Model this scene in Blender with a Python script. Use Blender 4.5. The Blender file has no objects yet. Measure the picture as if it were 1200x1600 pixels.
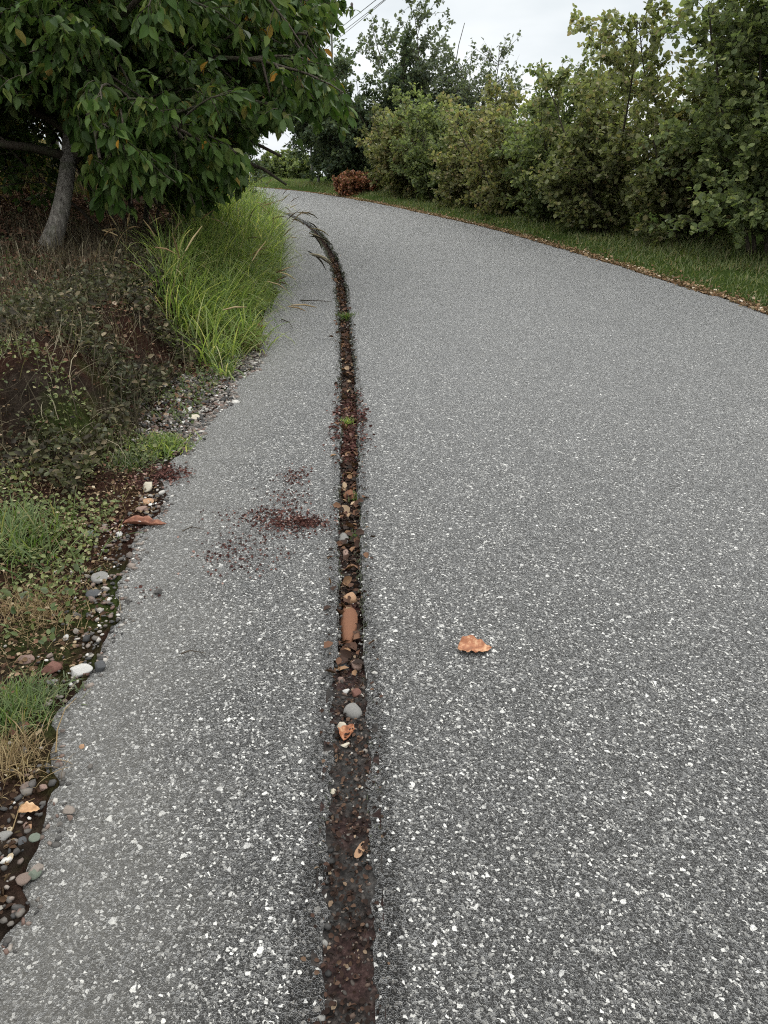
import bpy, math, random
import numpy as np
from mathutils import Vector
random.seed(7)
rng = np.random.default_rng(7)
PI = math.pi
# ------------------------------------------------------------------ camera
CAM_H, PITCH, FPX = 1.5, math.radians(26.3), 1202.0
SP, CP = math.sin(PITCH), math.cos(PITCH)
scn = bpy.context.scene
C = scn.collection
cam = bpy.data.cameras.new("camera")
cam.sensor_fit = 'VERTICAL'; cam.sensor_height = 24.0; cam.lens = 24.0 * FPX / 1600.0
cam.clip_start = 0.05; cam.clip_end = 3000
cam_o = bpy.data.objects.new("camera", cam); C.objects.link(cam_o)
cam_o.location = (0, 0, CAM_H); cam_o.rotation_euler = (math.radians(90) - PITCH, 0, 0)
scn.camera = cam_o
scn.view_settings.view_transform = 'Standard'; scn.view_settings.look = 'None'
scn.view_settings.exposure = 0.0; scn.view_settings.gamma = 1.0
scn.cycles.filter_width = 1.1; scn.cycles.use_denoising = False; scn.cycles.max_bounces = 8; scn.cycles.diffuse_bounces = 5; scn.cycles.transparent_max_bounces = 6
# ------------------------------------------------------------------ sky and sun
SUN_EL, SUN_ROT = math.radians(52), math.radians(25)     # ahead, a little to the right
w = bpy.data.worlds.new("World"); scn.world = w; w.use_nodes = True
nt = w.node_tree; nt.nodes.clear()
def N(t, typ, **kw):
    n = t.nodes.new(typ)
    for k, v in kw.items(): setattr(n, k, v)
    return n
out = N(nt, 'ShaderNodeOutputWorld'); bg = N(nt, 'ShaderNodeBackground')
sky = N(nt, 'ShaderNodeTexSky', sky_type='NISHITA', sun_disc=False, sun_elevation=SUN_EL, sun_rotation=SUN_ROT)
tc = N(nt, 'ShaderNodeTexCoord'); sep = N(nt, 'ShaderNodeSeparateXYZ')
nt.links.new(tc.outputs['Generated'], sep.inputs[0])
# overcast luminance: brighter towards the zenith (values are later multiplied by the strength 0.1)
rp = N(nt, 'ShaderNodeValToRGB'); cr = rp.color_ramp
cr.elements[0].position = 0.0; cr.elements[0].color = (.115, .118, .122, 1)
cr.elements[1].position = 1.0; cr.elements[1].color = (.35, .348, .34, 1)
e = cr.elements.new(0.16); e.color = (.106, .109, .110, 1)
e = cr.elements.new(0.34); e.color = (.165, .166, .164, 1)
nt.links.new(sep.outputs['Z'], rp.inputs[0])
cl = N(nt, 'ShaderNodeTexNoise'); cl.inputs['Scale'].default_value = 2.2; cl.inputs['Detail'].default_value = 5
mp = N(nt, 'ShaderNodeMapping'); mp.inputs['Scale'].default_value = (1, 1, 3.5); mp.inputs['Location'].default_value = (.3, .1, .2)
nt.links.new(tc.outputs['Generated'], mp.inputs[0]); nt.links.new(mp.outputs[0], cl.inputs['Vector'])
cr2 = N(nt, 'ShaderNodeValToRGB'); cr2.color_ramp.elements[0].position = .36; cr2.color_ramp.elements[1].position = .62
cr2.color_ramp.elements[0].color = (7.1, 7.45, 7.7, 1); cr2.color_ramp.elements[1].color = (10.2, 10.15, 10.05, 1)
nt.links.new(cl.outputs['Fac'], cr2.inputs[0])
mul = N(nt, 'ShaderNodeMix', data_type='RGBA', blend_type='MULTIPLY'); mul.inputs[0].default_value = 1
nt.links.new(rp.outputs[0], mul.inputs[6]); nt.links.new(cr2.outputs[0], mul.inputs[7])
mul2 = N(nt, 'ShaderNodeMix', data_type='RGBA', blend_type='MULTIPLY'); mul2.inputs[0].default_value = 1
mul2.inputs[7].default_value = (10, 10, 10, 1)
nt.links.new(mul.outputs[2], mul2.inputs[6])
mixs = N(nt, 'ShaderNodeMix', data_type='RGBA'); mixs.inputs[0].default_value = 0.93
nt.links.new(sky.outputs[0], mixs.inputs[6]); nt.links.new(mul2.outputs[2], mixs.inputs[7])
nt.links.new(mixs.outputs[2], bg.inputs[0]); bg.inputs[1].default_value = 0.10
nt.links.new(bg.outputs[0], out.inputs[0])
sl = bpy.data.lights.new("sun", 'SUN'); sl.energy = 1.2; sl.angle = math.radians(25); sl.color = (1, .96, .9)
so = bpy.data.objects.new("sun", sl); C.objects.link(so)
sd = Vector((math.sin(SUN_ROT) * math.cos(SUN_EL), math.cos(SUN_ROT) * math.cos(SUN_EL), math.sin(SUN_EL)))
so.rotation_euler = sd.to_track_quat('Z', 'Y').to_euler(); so.location = (5, 5, 20)

# ------------------------------------------------------------------ geometry helpers
def at(px, py, z=0.0):
    u, v = (px - 600) / FPX, (800 - py) / FPX
    dy, dz = CP + v * SP, -SP + v * CP
    t = (z - CAM_H) / dz
    return np.array([u * t, dy * t, z])
def ray(px, py, t):
    u, v = (px - 600) / FPX, (800 - py) / FPX
    return np.array([u * t, (CP + v * SP) * t, CAM_H + (-SP + v * CP) * t])
def curve(pts):
    p = np.array(pts, float); ys, xs = p[:, 0], p[:, 1]
    def f(Y):
        Y = np.asarray(Y, float)
        r = np.interp(Y, ys, xs)                         # slightly smoothed by averaging
        for d in (.35, .7): r = r + np.interp(Y - d, ys, xs) + np.interp(Y + d, ys, xs)
        return r / 5
    return f
Lp = [(-40, -1.1), (-6, -.9), (0, -.80), (1.14, -.81), (1.41, -.835), (1.77, -.88), (2.08, -.98), (2.49, -1.08), (3.03, -1.0), (3.9, -1.07),
      (4.6, -1.0), (5.3, -.95), (6.5, -1.06), (7.5, -1.12), (9, -1.2), (10.8, -1.36), (13, -1.62), (15, -1.98), (17, -2.5), (20, -3.6), (24, -6), (28, -10), (34, -20), (60, -80), (900, -900)]
Gp = [(-40, -.06), (0, -.06), (1.5, -.078), (3, -.155), (4.3, -.2), (5.5, -.27), (6.5, -.33), (7.4, -.385), (9, -.5), (10.8, -.69), (12.5, -.93), (14.8, -1.36), (16.7, -1.93), (18.5, -2.7), (21, -4.2), (24, -6.5), (28, -10.5), (34, -20.5), (60, -80.5), (900, -900.5)]
Rp = [(-40, 4.4), (0, 4.3), (4, 4.05), (7.16, 3.54), (9.4, 3.02), (11.1, 2.65), (14.3, 1.8), (18.9, 0), (21, -1.0), (23.1, -2.1), (25.5, -4.0), (28, -7), (34, -16), (60, -75), (900, -890)]
Lf, Gf, Rf = curve(Lp), curve(Gp), curve(Rp)
def gx(Y):                                             # groove centre: exact, so its width stays true
    return Gf(Y)
def vnoise(x, y, s=1.0, seed=0):                       # cheap smooth value noise
    x = np.asarray(x, float) * s + seed * 17.13; y = np.asarray(y, float) * s + seed * 9.71
    xi, yi = np.floor(x), np.floor(y); fx, fy = x - xi, y - yi
    fx = fx * fx * (3 - 2 * fx); fy = fy * fy * (3 - 2 * fy)
    def h(a, b):
        q = np.sin(a * 127.1 + b * 311.7 + seed * 3.3) * 43758.5453
        return q - np.floor(q)
    return (h(xi, yi) * (1 - fx) + h(xi + 1, yi) * fx) * (1 - fy) + (h(xi, yi + 1) * (1 - fx) + h(xi + 1, yi + 1) * fx) * fy
def sm(a, b, x):
    t = np.clip((np.asarray(x, float) - a) / (b - a), 0, 1); return t * t * (3 - 2 * t)
def fall(Y):
    Y = np.asarray(Y, float)
    return -np.clip(Y - 26, 0, None) * .045 * sm(26, 40, Y) - np.clip(Y - 60, 0, 300) * .03
def gh(X, Y):                                          # ground height outside the path
    X = np.asarray(X, float); Y = np.asarray(Y, float)
    d = Lf(Y) - X; e = X - Rf(Y)
    n = vnoise(X, Y, 1.3, 1) * .5 + vnoise(X, Y, 4, 2) * .3 + vnoise(X, Y, 13, 3) * .2
    fadeY = 1 - sm(15, 24, Y) * sm(-14, -7, X)
    wv_ = (vnoise(X, Y, 1.6, 14) - .5)
    near = sm(2.9, 4.1, Y + wv_ * .8); left = ((.10 * sm(.15, .8, d) + .40 * sm(.42, 1.0, d + wv_ * .4) * near + .06 * sm(1, 3, d)) + .34 * np.clip(d - 2, 0, 30) * sm(2, 4, d)) * fadeY
    left = left + (n - .5) * .16 * sm(.08, .6, d) + (n - .5) * .3 * sm(1.5, 4, d)
    right = .07 * sm(.1, .7, e) + (n - .5) * .09 * sm(.1, .8, e)
    return np.where(d > 0, left, 0) + np.where(e > 0, right, 0) + fall(Y)
def mk(name, V, F, mat=None, parent=None, smooth=False, uv=None, link=True):
    """F: list of (n,k) index arrays"""
    V = np.asarray(V, np.float32); me = bpy.data.meshes.new(name)
    F = [np.asarray(f, np.int32) for f in F if len(f)]
    loops = np.concatenate([f.ravel() for f in F]); sizes = np.concatenate([np.full(len(f), f.shape[1], np.int32) for f in F])
    starts = np.concatenate([[0], np.cumsum(sizes)[:-1]]).astype(np.int32)
    me.vertices.add(len(V)); me.vertices.foreach_set('co', V.ravel())
    me.loops.add(len(loops)); me.loops.foreach_set('vertex_index', loops)
    me.polygons.add(len(sizes)); me.polygons.foreach_set('loop_start', starts); me.polygons.foreach_set('loop_total', sizes)
    if uv is not None:
        l = me.uv_layers.new(name='UVMap'); l.data.foreach_set('uv', np.asarray(uv, np.float32)[loops].ravel())
    me.update(calc_edges=True)
    if smooth: me.polygons.foreach_set('use_smooth', np.ones(len(sizes), bool))
    if mat: me.materials.append(mat)
    o = bpy.data.objects.new(name, me)
    if link: C.objects.link(o)
    if parent: o.parent = parent
    return o
def tag(o, label=None, cat=None, group=None, kind=None):
    if label: o['label'] = label
    if cat: o['category'] = cat
    if group: o['group'] = group
    if kind: o['kind'] = kind
    return o
def empty(name, loc, rz=0.0):
    o = bpy.data.objects.new(name, None); C.objects.link(o); o.location = loc; o.rotation_euler = (0, 0, rz); o.empty_display_size = .1
    return o
class Acc:
    def __init__(s): s.V = []; s.F = {}; s.n = 0
    def add(s, V, *Fs):
        V = np.asarray(V, float)
        for f in Fs:
            f = np.asarray(f, int)
            if len(f): s.F.setdefault(f.shape[1], []).append(f + s.n)
        s.V.append(V); s.n += len(V)
    def build(s, name, mat=None, parent=None, smooth=False):
        return mk(name, np.concatenate(s.V), [np.concatenate(v) for v in s.F.values()], mat, parent, smooth)
def grid_faces(nr, nc, keep=None):
    i = np.arange(nr - 1)[:, None] * nc + np.arange(nc - 1)[None, :]
    f = np.stack([i, i + 1, i + nc + 1, i + nc], -1)
    if keep is not None: f = f[keep]
    return f.reshape(-1, 4)
def nrm(a): return a / np.maximum(np.linalg.norm(a, axis=-1, keepdims=True), 1e-9)
def tubes(P, R, sides=4):
    """P (n,m,3), R (n,m) -> verts, quad faces"""
    n, m, _ = P.shape
    T = np.empty_like(P); T[:, 1:-1] = P[:, 2:] - P[:, :-2]; T[:, 0] = P[:, 1] - P[:, 0]; T[:, -1] = P[:, -1] - P[:, -2]
    T = nrm(T); ref = np.zeros_like(T); ref[..., 0] = .83; ref[..., 1] = .31; ref[..., 2] = .46
    A = nrm(np.cross(T, ref)); B = np.cross(T, A)
    a = np.arange(sides) * 2 * PI / sides
    V = P[:, :, None] + R[:, :, None, None] * (A[:, :, None] * np.cos(a)[None, None, :, None] + B[:, :, None] * np.sin(a)[None, None, :, None])
    base = np.arange(n)[:, None, None] * m * sides + np.arange(m - 1)[None, :, None] * sides
    j = np.arange(sides)[None, None, :]; j2 = (j + 1) % sides
    F = np.stack([base + j, base + j2, base + sides + j2, base + sides + j], -1).reshape(-1, 4)
    return V.reshape(-1, 3), F
def inst(tv, tfs, pos, X, Y, Z, s):
    """instances of a template; X,Y,Z basis (n,3), s (n,) or (n,3)"""
    s = np.asarray(s, float)
    if s.ndim == 1: s = np.repeat(s[:, None], 3, 1)
    q = tv[None] * s[:, None, :]
    V = pos[:, None] + q[..., 0:1] * X[:, None] + q[..., 1:2] * Y[:, None] + q[..., 2:3] * Z[:, None]
    k = len(tv); off = np.arange(len(pos))[:, None, None] * k
    return V.reshape(-1, 3), [(np.asarray(f)[None] + off).reshape(-1, len(f[0])) for f in tfs]
# leaves: length along +Y, normal +Z
def leaf_tpl(wd=.5, fold=.10, droop=.1, p1=.3, p2=.65, w2=.85):
    v = np.array([(0, 0, 0), (wd/2, p1, fold), (wd/2*w2, p2, fold*.8), (0, 1, -droop), (-wd/2*w2, p2, fold*.8), (-wd/2, p1, fold), (0, p1, .0), (0, p2, -droop*.3)])
    return v, [[(0, 1, 6), (0, 6, 5), (7, 2, 3), (7, 3, 4)], [(6, 1, 2, 7), (6, 7, 4, 5)]]
def leaf_lo(wd=.6, fold=.12, p1=.3, p2=.7, w2=.8):
    v = np.array([(0, 0, 0), (wd/2, p1, fold), (wd/2*w2, p2, fold), (0, 1, 0), (-wd/2*w2, p2, fold), (-wd/2, p1, fold)])
    return v, [[(0, 1, 2, 3), (0, 3, 4, 5)]]
def frames(D, up_w=1.0, rnd=.5):
    """basis with Y along D and Z roughly up"""
    Y = nrm(D); U = np.zeros_like(Y); U[:, 2] = up_w; U += rng.normal(0, rnd, Y.shape)
    X = nrm(np.cross(Y, U)); Z = np.cross(X, Y); return X, Y, Z
def blades(base, az, length, th0, kap, width, seg=5, twist=0.0):
    """curved tapering strips"""
    n = len(base); t = np.linspace(0, 1, seg + 1)
    th = th0[:, None] + kap[:, None] * t[None] ** 1.4
    ds = length[:, None] / seg
    hx = np.cumsum(np.sin(th) * ds, 1) - np.sin(th[:, :1]) * ds; hz = np.cumsum(np.cos(th) * ds, 1) - np.cos(th[:, :1]) * ds
    P = base[:, None] + np.stack([hx * np.cos(az)[:, None], hx * np.sin(az)[:, None], hz], -1)
    wv = (np.sin(np.clip(.25 + t, 0, 1.25) / 1.25 * PI) * .75 + .25) ; wv[-1] = .04
    sa = az + PI / 2 + rng.normal(0, .5, n)
    S = np.stack([np.cos(sa), np.sin(sa), np.zeros(n)], -1)[:, None] * (width[:, None] * wv[None])[..., None] / 2
    V = np.stack([P - S, P + S], 2)                      # n, seg+1, 2, 3
    b = np.arange(n)[:, None] * (2 * (seg + 1)) + np.arange(seg)[None] * 2
    F = np.stack([b, b + 1, b + 3, b + 2], -1).reshape(-1, 4)
    return V.reshape(-1, 3), F, P
# ------------------------------------------------------------------ materials
def mat(name, rough=.8, spec=.3):
    m = bpy.data.materials.new(name); m.use_nodes = True; t = m.node_tree
    b = t.nodes['Principled BSDF']; b.inputs['Roughness'].default_value = rough; b.inputs['Specular IOR Level'].default_value = spec
    return m, t, b
def ramp(t, src, stops, interp='LINEAR'):
    r = t.nodes.new('ShaderNodeValToRGB'); c = r.color_ramp; c.interpolation = interp
    while len(c.elements) < len(stops): c.elements.new(.5)
    for el, (p, col) in zip(c.elements, sorted(stops, key=lambda q: q[0])):
        el.position = p; el.color = (*col, 1) if len(col) == 3 else col
    t.links.new(src, r.inputs[0]); return r.outputs[0]
def noise(t, scale, detail=4, vec=None, rough=.55, col=False):
    n = t.nodes.new('ShaderNodeTexNoise'); n.inputs['Scale'].default_value = scale; n.inputs['Detail'].default_value = detail; n.inputs['Roughness'].default_value = rough
    if vec is not None: t.links.new(vec, n.inputs['Vector'])
    return n.outputs['Color' if col else 'Fac']
def mix(t, f, a, b, mode='MIX'):
    n = t.nodes.new('ShaderNodeMix'); n.data_type = 'RGBA'; n.blend_type = mode
    for s, k in ((f, 0), (a, 6), (b, 7)):
        if isinstance(s, (int, float)): n.inputs[k].default_value = s
        elif isinstance(s, tuple): n.inputs[k].default_value = (*s, 1)
        else: t.links.new(s, n.inputs[k])
    return n.outputs[2]
def math_(t, op, a, b=None, c=None):
    n = t.nodes.new('ShaderNodeMath'); n.operation = op
    for i, s in enumerate((a, b, c)):
        if s is None: continue
        if isinstance(s, (int, float)): n.inputs[i].default_value = s
        else: t.links.new(s, n.inputs[i])
    return n.outputs[0]
def objco(t): return t.nodes.new('ShaderNodeTexCoord').outputs['Object']
def voro(t, scale, vec, feat='F1', rand=1.0):
    n = t.nodes.new('ShaderNodeTexVoronoi'); n.voronoi_dimensions = '2D'; n.feature = feat; n.inputs['Scale'].default_value = scale
    n.inputs['Randomness'].default_value = rand; t.links.new(vec, n.inputs['Vector']); return n
def bump(t, b, h, strength=.5, dist=.01):
    n = t.nodes.new('ShaderNodeBump'); n.inputs['Strength'].default_value = strength; n.inputs['Distance'].default_value = dist
    t.links.new(h, n.inputs['Height']); t.links.new(n.outputs[0], b.inputs['Normal'])
def island(t): return t.nodes.new('ShaderNodeNewGeometry').outputs['Random Per Island']

def leaf_mat(name, stops, trans=.35, rough=.5, spec=.3, back=None):
    m, t, b = mat(name, rough, spec)
    c = ramp(t, island(t), stops)
    c = mix(t, .35, c, ramp(t, noise(t, 1.1, 2, objco(t)), [(.3, (.45, .45, .45)), (.7, (1.35, 1.35, 1.35))]), 'MULTIPLY')
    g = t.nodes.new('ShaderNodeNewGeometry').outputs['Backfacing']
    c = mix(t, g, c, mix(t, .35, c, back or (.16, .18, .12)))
    t.links.new(c, b.inputs['Base Color'])
    tr = t.nodes.new('ShaderNodeBsdfTranslucent'); t.links.new(mix(t, 1.0, c, (1.25, 1.35, .7), 'MULTIPLY'), tr.inputs[0])
    ms = t.nodes.new('ShaderNodeMixShader'); ms.inputs[0].default_value = trans
    t.links.new(b.outputs[0], ms.inputs[1]); t.links.new(tr.outputs[0], ms.inputs[2])
    t.links.new(ms.outputs[0], t.nodes['Material Output'].inputs[0]); return m

def asphalt_mat():
    m, t, b = mat('asphalt', .45, .12); b.inputs['Sheen Roughness'].default_value = .3
    co = objco(t)
    wv = t.nodes.new('ShaderNodeVectorMath'); wv.operation = 'MULTIPLY_ADD'
    t.links.new(noise(t, 160, 3, co, col=True), wv.inputs[0]); wv.inputs[1].default_value = (.007, .007, 0); t.links.new(co, wv.inputs[2])
    cw = wv.outputs[0]
    uv = t.nodes.new('ShaderNodeUVMap'); su = t.nodes.new('ShaderNodeSeparateXYZ'); t.links.new(uv.outputs[0], su.inputs[0])
    U, Vc = su.outputs['X'], su.outputs['Y']                # U distance from groove centre, V distance from the left edge
    big = noise(t, .9, 4, co); mid = noise(t, 6, 4, co); fine = noise(t, 260, 3, co, .7)
    binder = ramp(t, fine, [(.35, (.006, .006, .006)), (.55, (.016, .016, .016)), (.75, (.045, .045, .044))])
    # layers of chips
    def chips(scale, thr, cols, keep):
        v = voro(t, scale, cw); s = t.nodes.new('ShaderNodeSeparateColor'); t.links.new(v.outputs['Color'], s.inputs[0])
        rad = math_(t, 'MULTIPLY_ADD', s.outputs[2], thr * .6, thr * .55)
        mk_ = math_(t, 'LESS_THAN', v.outputs['Distance'], rad)
        if keep is not None:
            mk_ = math_(t, 'MULTIPLY', mk_, math_(t, 'LESS_THAN', s.outputs[1], keep))
        return mk_, ramp(t, s.outputs[0], cols), v.outputs['Distance']
    greys = [(0, (.008, .008, .008)), (.35, (.022, .022, .021)), (.62, (.05, .049, .047)), (.82, (.12, .118, .113)), (.94, (.27, .265, .25)), (1, (.52, .51, .48))]
    def packed(scale, gap, cols, keep=None):
        v = voro(t, scale, cw); ed = voro(t, scale, cw, 'DISTANCE_TO_EDGE'); sc_ = t.nodes.new('ShaderNodeSeparateColor'); t.links.new(v.outputs['Color'], sc_.inputs[0])
        mk_ = ramp(t, ed.outputs['Distance'], [(gap, (0, 0, 0)), (gap + .05, (1, 1, 1))])
        if keep is not None: mk_ = math_(t, 'MULTIPLY', mk_, math_(t, 'LESS_THAN', sc_.outputs[1], keep))
        return mk_, ramp(t, sc_.outputs[0], cols), ed.outputs['Distance']
    m0, c0, d0 = packed(420, .10, greys)
    m1, c1, d1 = packed(230, .09, greys, .72)
    m2, c2, d2 = packed(135, .10, [(0, (.02, .02, .02)), (.45, (.06, .06, .058)), (.8, (.22, .215, .20)), (1, (.56, .55, .52))], .34)
    wear = math_(t, 'MULTIPLY_ADD', noise(t, 1.7, 3, co), .12, -.036)
    dens = math_(t, 'MULTIPLY_ADD', mid, .07, wear)
    m3, c3, d3 = packed(105, .13, [(0, (.34, .335, .32)), (.5, (.54, .53, .50)), (1, (.70, .69, .65))], dens)
    m4, c4, d4 = packed(62, .16, [(0, (.4, .395, .38)), (1, (.78, .77, .73))], math_(t, 'MULTIPLY_ADD', wear, .3, .008))
    col = mix(t, m0, binder, mix(t, .3, c0, (.02, .02, .02))); col = mix(t, m1, col, c1); col = mix(t, m2, col, c2); col = mix(t, m3, col, c3); col = mix(t, m4, col, c4)
    t.links.new(math_(t, 'MULTIPLY_ADD', math_(t, 'MAXIMUM', m1, m2), .65, .35), b.inputs['Sheen Weight'])
    # stones are mottled themselves
    col = mix(t, .6, col, ramp(t, noise(t, 520, 3, co, .7), [(.3, (.5, .5, .5)), (.7, (1.4, 1.4, 1.4))]), 'MULTIPLY')
    # dusty, worn patches
    col = mix(t, .5, col, ramp(t, noise(t, 2.6, 5, co, .6), [(.3, (.72, .72, .72)), (.7, (1.22, 1.21, 1.19))]), 'MULTIPLY')
    dust = ramp(t, big, [(.35, (0, 0, 0)), (.7, (1, 1, 1))])
    col = mix(t, math_(t, 'MULTIPLY', dust, .08), col, (.09, .088, .083))
    # silt washed over the strip near the left edge
    e1 = ramp(t, math_(t, 'MULTIPLY_ADD', mid, -.35, Vc), [(0, (.8, .8, .8)), (.34, (0, 0, 0))])
    silt = math_(t, 'MULTIPLY', e1, math_(t, 'MULTIPLY_ADD', noise(t, 70, 6, co, .8), 1.2, -.05))
    col = mix(t, silt, col, (.13, .125, .113))
    # bitumen seal and damp dirt beside the groove
    au = math_(t, 'ABSOLUTE', U)
    sy_ = t.nodes.new('ShaderNodeSeparateXYZ'); t.links.new(co, sy_.inputs[0])
    nearw = ramp(t, math_(t, 'MULTIPLY', sy_.outputs['Y'], .25), [(.3, (.034, .034, .034)), (.6, (0, 0, 0))])
    edge = math_(t, 'SUBTRACT', math_(t, 'MULTIPLY_ADD', noise(t, 26, 9, co, .85), -.17, math_(t, 'ADD', au, .030)), nearw)
    tar = ramp(t, edge, [(0.0, (1, 1, 1)), (.024, (1, 1, 1)), (.027, (0, 0, 0))])
    tarc = mix(t, math_(t, 'MULTIPLY', m3, .9), mix(t, 1.0, col, (.27, .26, .25), 'MULTIPLY'), c3)
    col = mix(t, tar, col, tarc)
    # a few fine specks of dirt
    sp = ramp(t, noise(t, 45, 3, co), [(.66, (1, 1, 1)), (.72, (.35, .33, .31))])
    col = mix(t, .8, col, sp, 'MULTIPLY')
    t.links.new(col, b.inputs['Base Color'])
    h = math_(t, 'ADD', math_(t, 'MULTIPLY', m1, .35), math_(t, 'ADD', math_(t, 'MULTIPLY', m2, .5), math_(t, 'MULTIPLY', m3, .6)))
    h = math_(t, 'ADD', h, math_(t, 'MULTIPLY', fine, .5))
    bump(t, b, h, 1, .005)
    return m
M_asph = asphalt_mat()

def soil_mat():
    m, t, b = mat('soil', 1, 0)
    co = objco(t)
    uv = t.nodes.new('ShaderNodeUVMap'); su = t.nodes.new('ShaderNodeSeparateXYZ'); t.links.new(uv.outputs[0], su.inputs[0])
    D = su.outputs['X']                                     # >0 left of the path, <0 right of it
    n1 = noise(t, 2.2, 5, co); n2 = noise(t, 14, 6, co, .65); n3 = noise(t, 90, 5, co, .7)
    dirt = ramp(t, n2, [(.25, (.012, .010, .008)), (.5, (.03, .023, .018)), (.75, (.07, .054, .042))])
    red = ramp(t, n3, [(.3, (.015, .008, .007)), (.55, (.045, .023, .017)), (.8, (.10, .062, .046))])
    c = mix(t, ramp(t, n1, [(.42, (0, 0, 0)), (.58, (1, 1, 1))]), dirt, red)
    moss = ramp(t, n3, [(.3, (.012, .018, .006)), (.7, (.06, .085, .022))])
    c = mix(t, ramp(t, noise(t, 1.6, 5, co), [(.52, (0, 0, 0)), (.62, (.8, .8, .8))]), c, moss)
    # hillside of dry grass further up on the left
    hill = ramp(t, n3, [(.25, (.05, .05, .02)), (.55, (.12, .115, .045)), (.8, (.24, .20, .10))])
    hill = mix(t, ramp(t, n1, [(.4, (0, 0, 0)), (.65, (.8, .8, .8))]), hill, (.09, .062, .03))
    c = mix(t, ramp(t, D, [(.35, (0, 0, 0)), (.5, (1, 1, 1))]), c, hill) if False else mix(t, math_(t, 'GREATER_THAN', math_(t, 'MULTIPLY_ADD', n2, 1.5, D), 4.2), c, hill)
    # right verge: tan crumbs by the edge, then green
    tan = ramp(t, n3, [(.3, (.06, .035, .02)), (.55, (.19, .115, .065)), (.75, (.34, .22, .13))])
    grs = ramp(t, n3, [(.3, (.02, .035, .01)), (.7, (.075, .11, .03))])
    rv = mix(t, math_(t, 'LESS_THAN', math_(t, 'MULTIPLY_ADD', n2, .3, D), -.02), tan, grs)
    c = mix(t, math_(t, 'LESS_THAN', D, 0.0), c, rv)
    # far land is plain green
    t.links.new(c, b.inputs['Base Color']); bump(t, b, math_(t, 'ADD', n2, n3), .9, .03)
    return m
M_soil = soil_mat()
def dirt_mat():
    m, t, b = mat('groove_dirt', .95, .08); co = objco(t)
    n2 = noise(t, 60, 5, co, .7); n1 = noise(t, 7, 3, co)
    c = ramp(t, n2, [(.35, (.006, .005, .004)), (.52, (.020, .013, .011)), (.66, (.045, .030, .024)), (.82, (.12, .09, .07))])
    c = mix(t, ramp(t, n1, [(.5, (0, 0, 0)), (.62, (.7, .7, .7))]), c, ramp(t, n2, [(.35, (.012, .005, .005)), (.7, (.055, .018, .016))]))
    sy = t.nodes.new('ShaderNodeSeparateXYZ'); t.links.new(co, sy.inputs[0])
    g = ramp(t, n2, [(.35, (.014, .013, .013)), (.55, (.04, .038, .036)), (.7, (.09, .085, .08)), (.82, (.2, .19, .18))])
    nearm = math_(t, 'MULTIPLY', math_(t, 'LESS_THAN', sy.outputs['Y'], 1.95), ramp(t, n1, [(.4, (1, 1, 1)), (.55, (.3, .3, .3))]))
    c = mix(t, nearm, c, g)
    t.links.new(c, b.inputs['Base Color']); bump(t, b, n2, 1, .01); return m
M_dirt = dirt_mat()
def stone_mat(name, stops, by='island', rough=.75):
    m, t, b = mat(name, rough, .35); co = objco(t)
    src = island(t) if by == 'island' else t.nodes.new('ShaderNodeObjectInfo').outputs['Random']
    c = ramp(t, src, stops)
    c = mix(t, .55, c, ramp(t, noise(t, 60, 5, co, .65), [(.3, (.45, .43, .42)), (.55, (1, 1, 1)), (.75, (1.25, 1.22, 1.2))]), 'MULTIPLY')
    t.links.new(c, b.inputs['Base Color']); bump(t, b, noise(t, 120, 4, co), .5, .004); return m
PEB = [(0, (.03, .03, .03)), (.35, (.07, .065, .06)), (.55, (.13, .115, .10)), (.7, (.12, .07, .055)), (.83, (.22, .19, .165)), (.94, (.38, .36, .33)), (1, (.6, .59, .56))]
M_gravel = stone_mat('gravel', PEB)
M_pebble = stone_mat('pebble', [(0, (.05, .05, .05)), (.4, (.11, .10, .09)), (.7, (.15, .105, .085)), (1, (.27, .25, .22))], 'object')
M_chip = stone_mat('light_chip', [(0, (.45, .44, .42)), (.6, (.68, .67, .64)), (1, (.85, .84, .81))])
def flat_stone(name, c): return stone_mat(name, [(0, c), (1, tuple(min(1, x * 1.15) for x in c))], 'object')

M_cherry = leaf_mat('tree_leaf', [(0, (.022, .045, .010)), (.5, (.045, .088, .018)), (.86, (.085, .135, .030)), (.985, (.13, .14, .04)), (1, (.38, .18, .02))], .28, .5, .13, back=(.12, .16, .07))
M_hazel = [leaf_mat('hedge_leaf_olive', [(0, (.12, .14, .065)), (.5, (.21, .225, .10)), (.8, (.29, .30, .14)), (.93, (.32, .24, .12)), (1, (.36, .38, .26))], .46, .55, .2),
           leaf_mat('hedge_leaf_green', [(0, (.095, .13, .06)), (.5, (.17, .21, .09)), (.85, (.24, .28, .12)), (.95, (.33, .34, .14)), (1, (.34, .38, .26))], .46, .55, .2),
           leaf_mat('hedge_leaf_brown', [(0, (.13, .14, .065)), (.5, (.22, .225, .10)), (.8, (.29, .265, .125)), (.95, (.34, .23, .13)), (1, (.36, .37, .26))], .46, .55, .2)]
M_darkleaf = leaf_mat('dark_leaf', [(0, (.05, .075, .05)), (.6, (.085, .12, .072)), (1, (.14, .18, .10))], .35, .6, .15)
M_paleleaf = leaf_mat('pale_leaf', [(0, (.07, .09, .07)), (.6, (.12, .145, .105)), (1, (.18, .2, .15))], .35, .6, .15)
M_rust = leaf_mat('rust_leaf', [(0, (.14, .05, .028)), (.6, (.27, .095, .05)), (1, (.36, .17, .08))], .2)
M_grass = leaf_mat('tall_grass_blade', [(0, (.09, .14, .04)), (.35, (.17, .24, .07)), (.7, (.27, .34, .10)), (.9, (.40, .42, .16)), (1, (.55, .48, .28))], .45, .5, .3, back=(.10, .15, .05))
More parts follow.
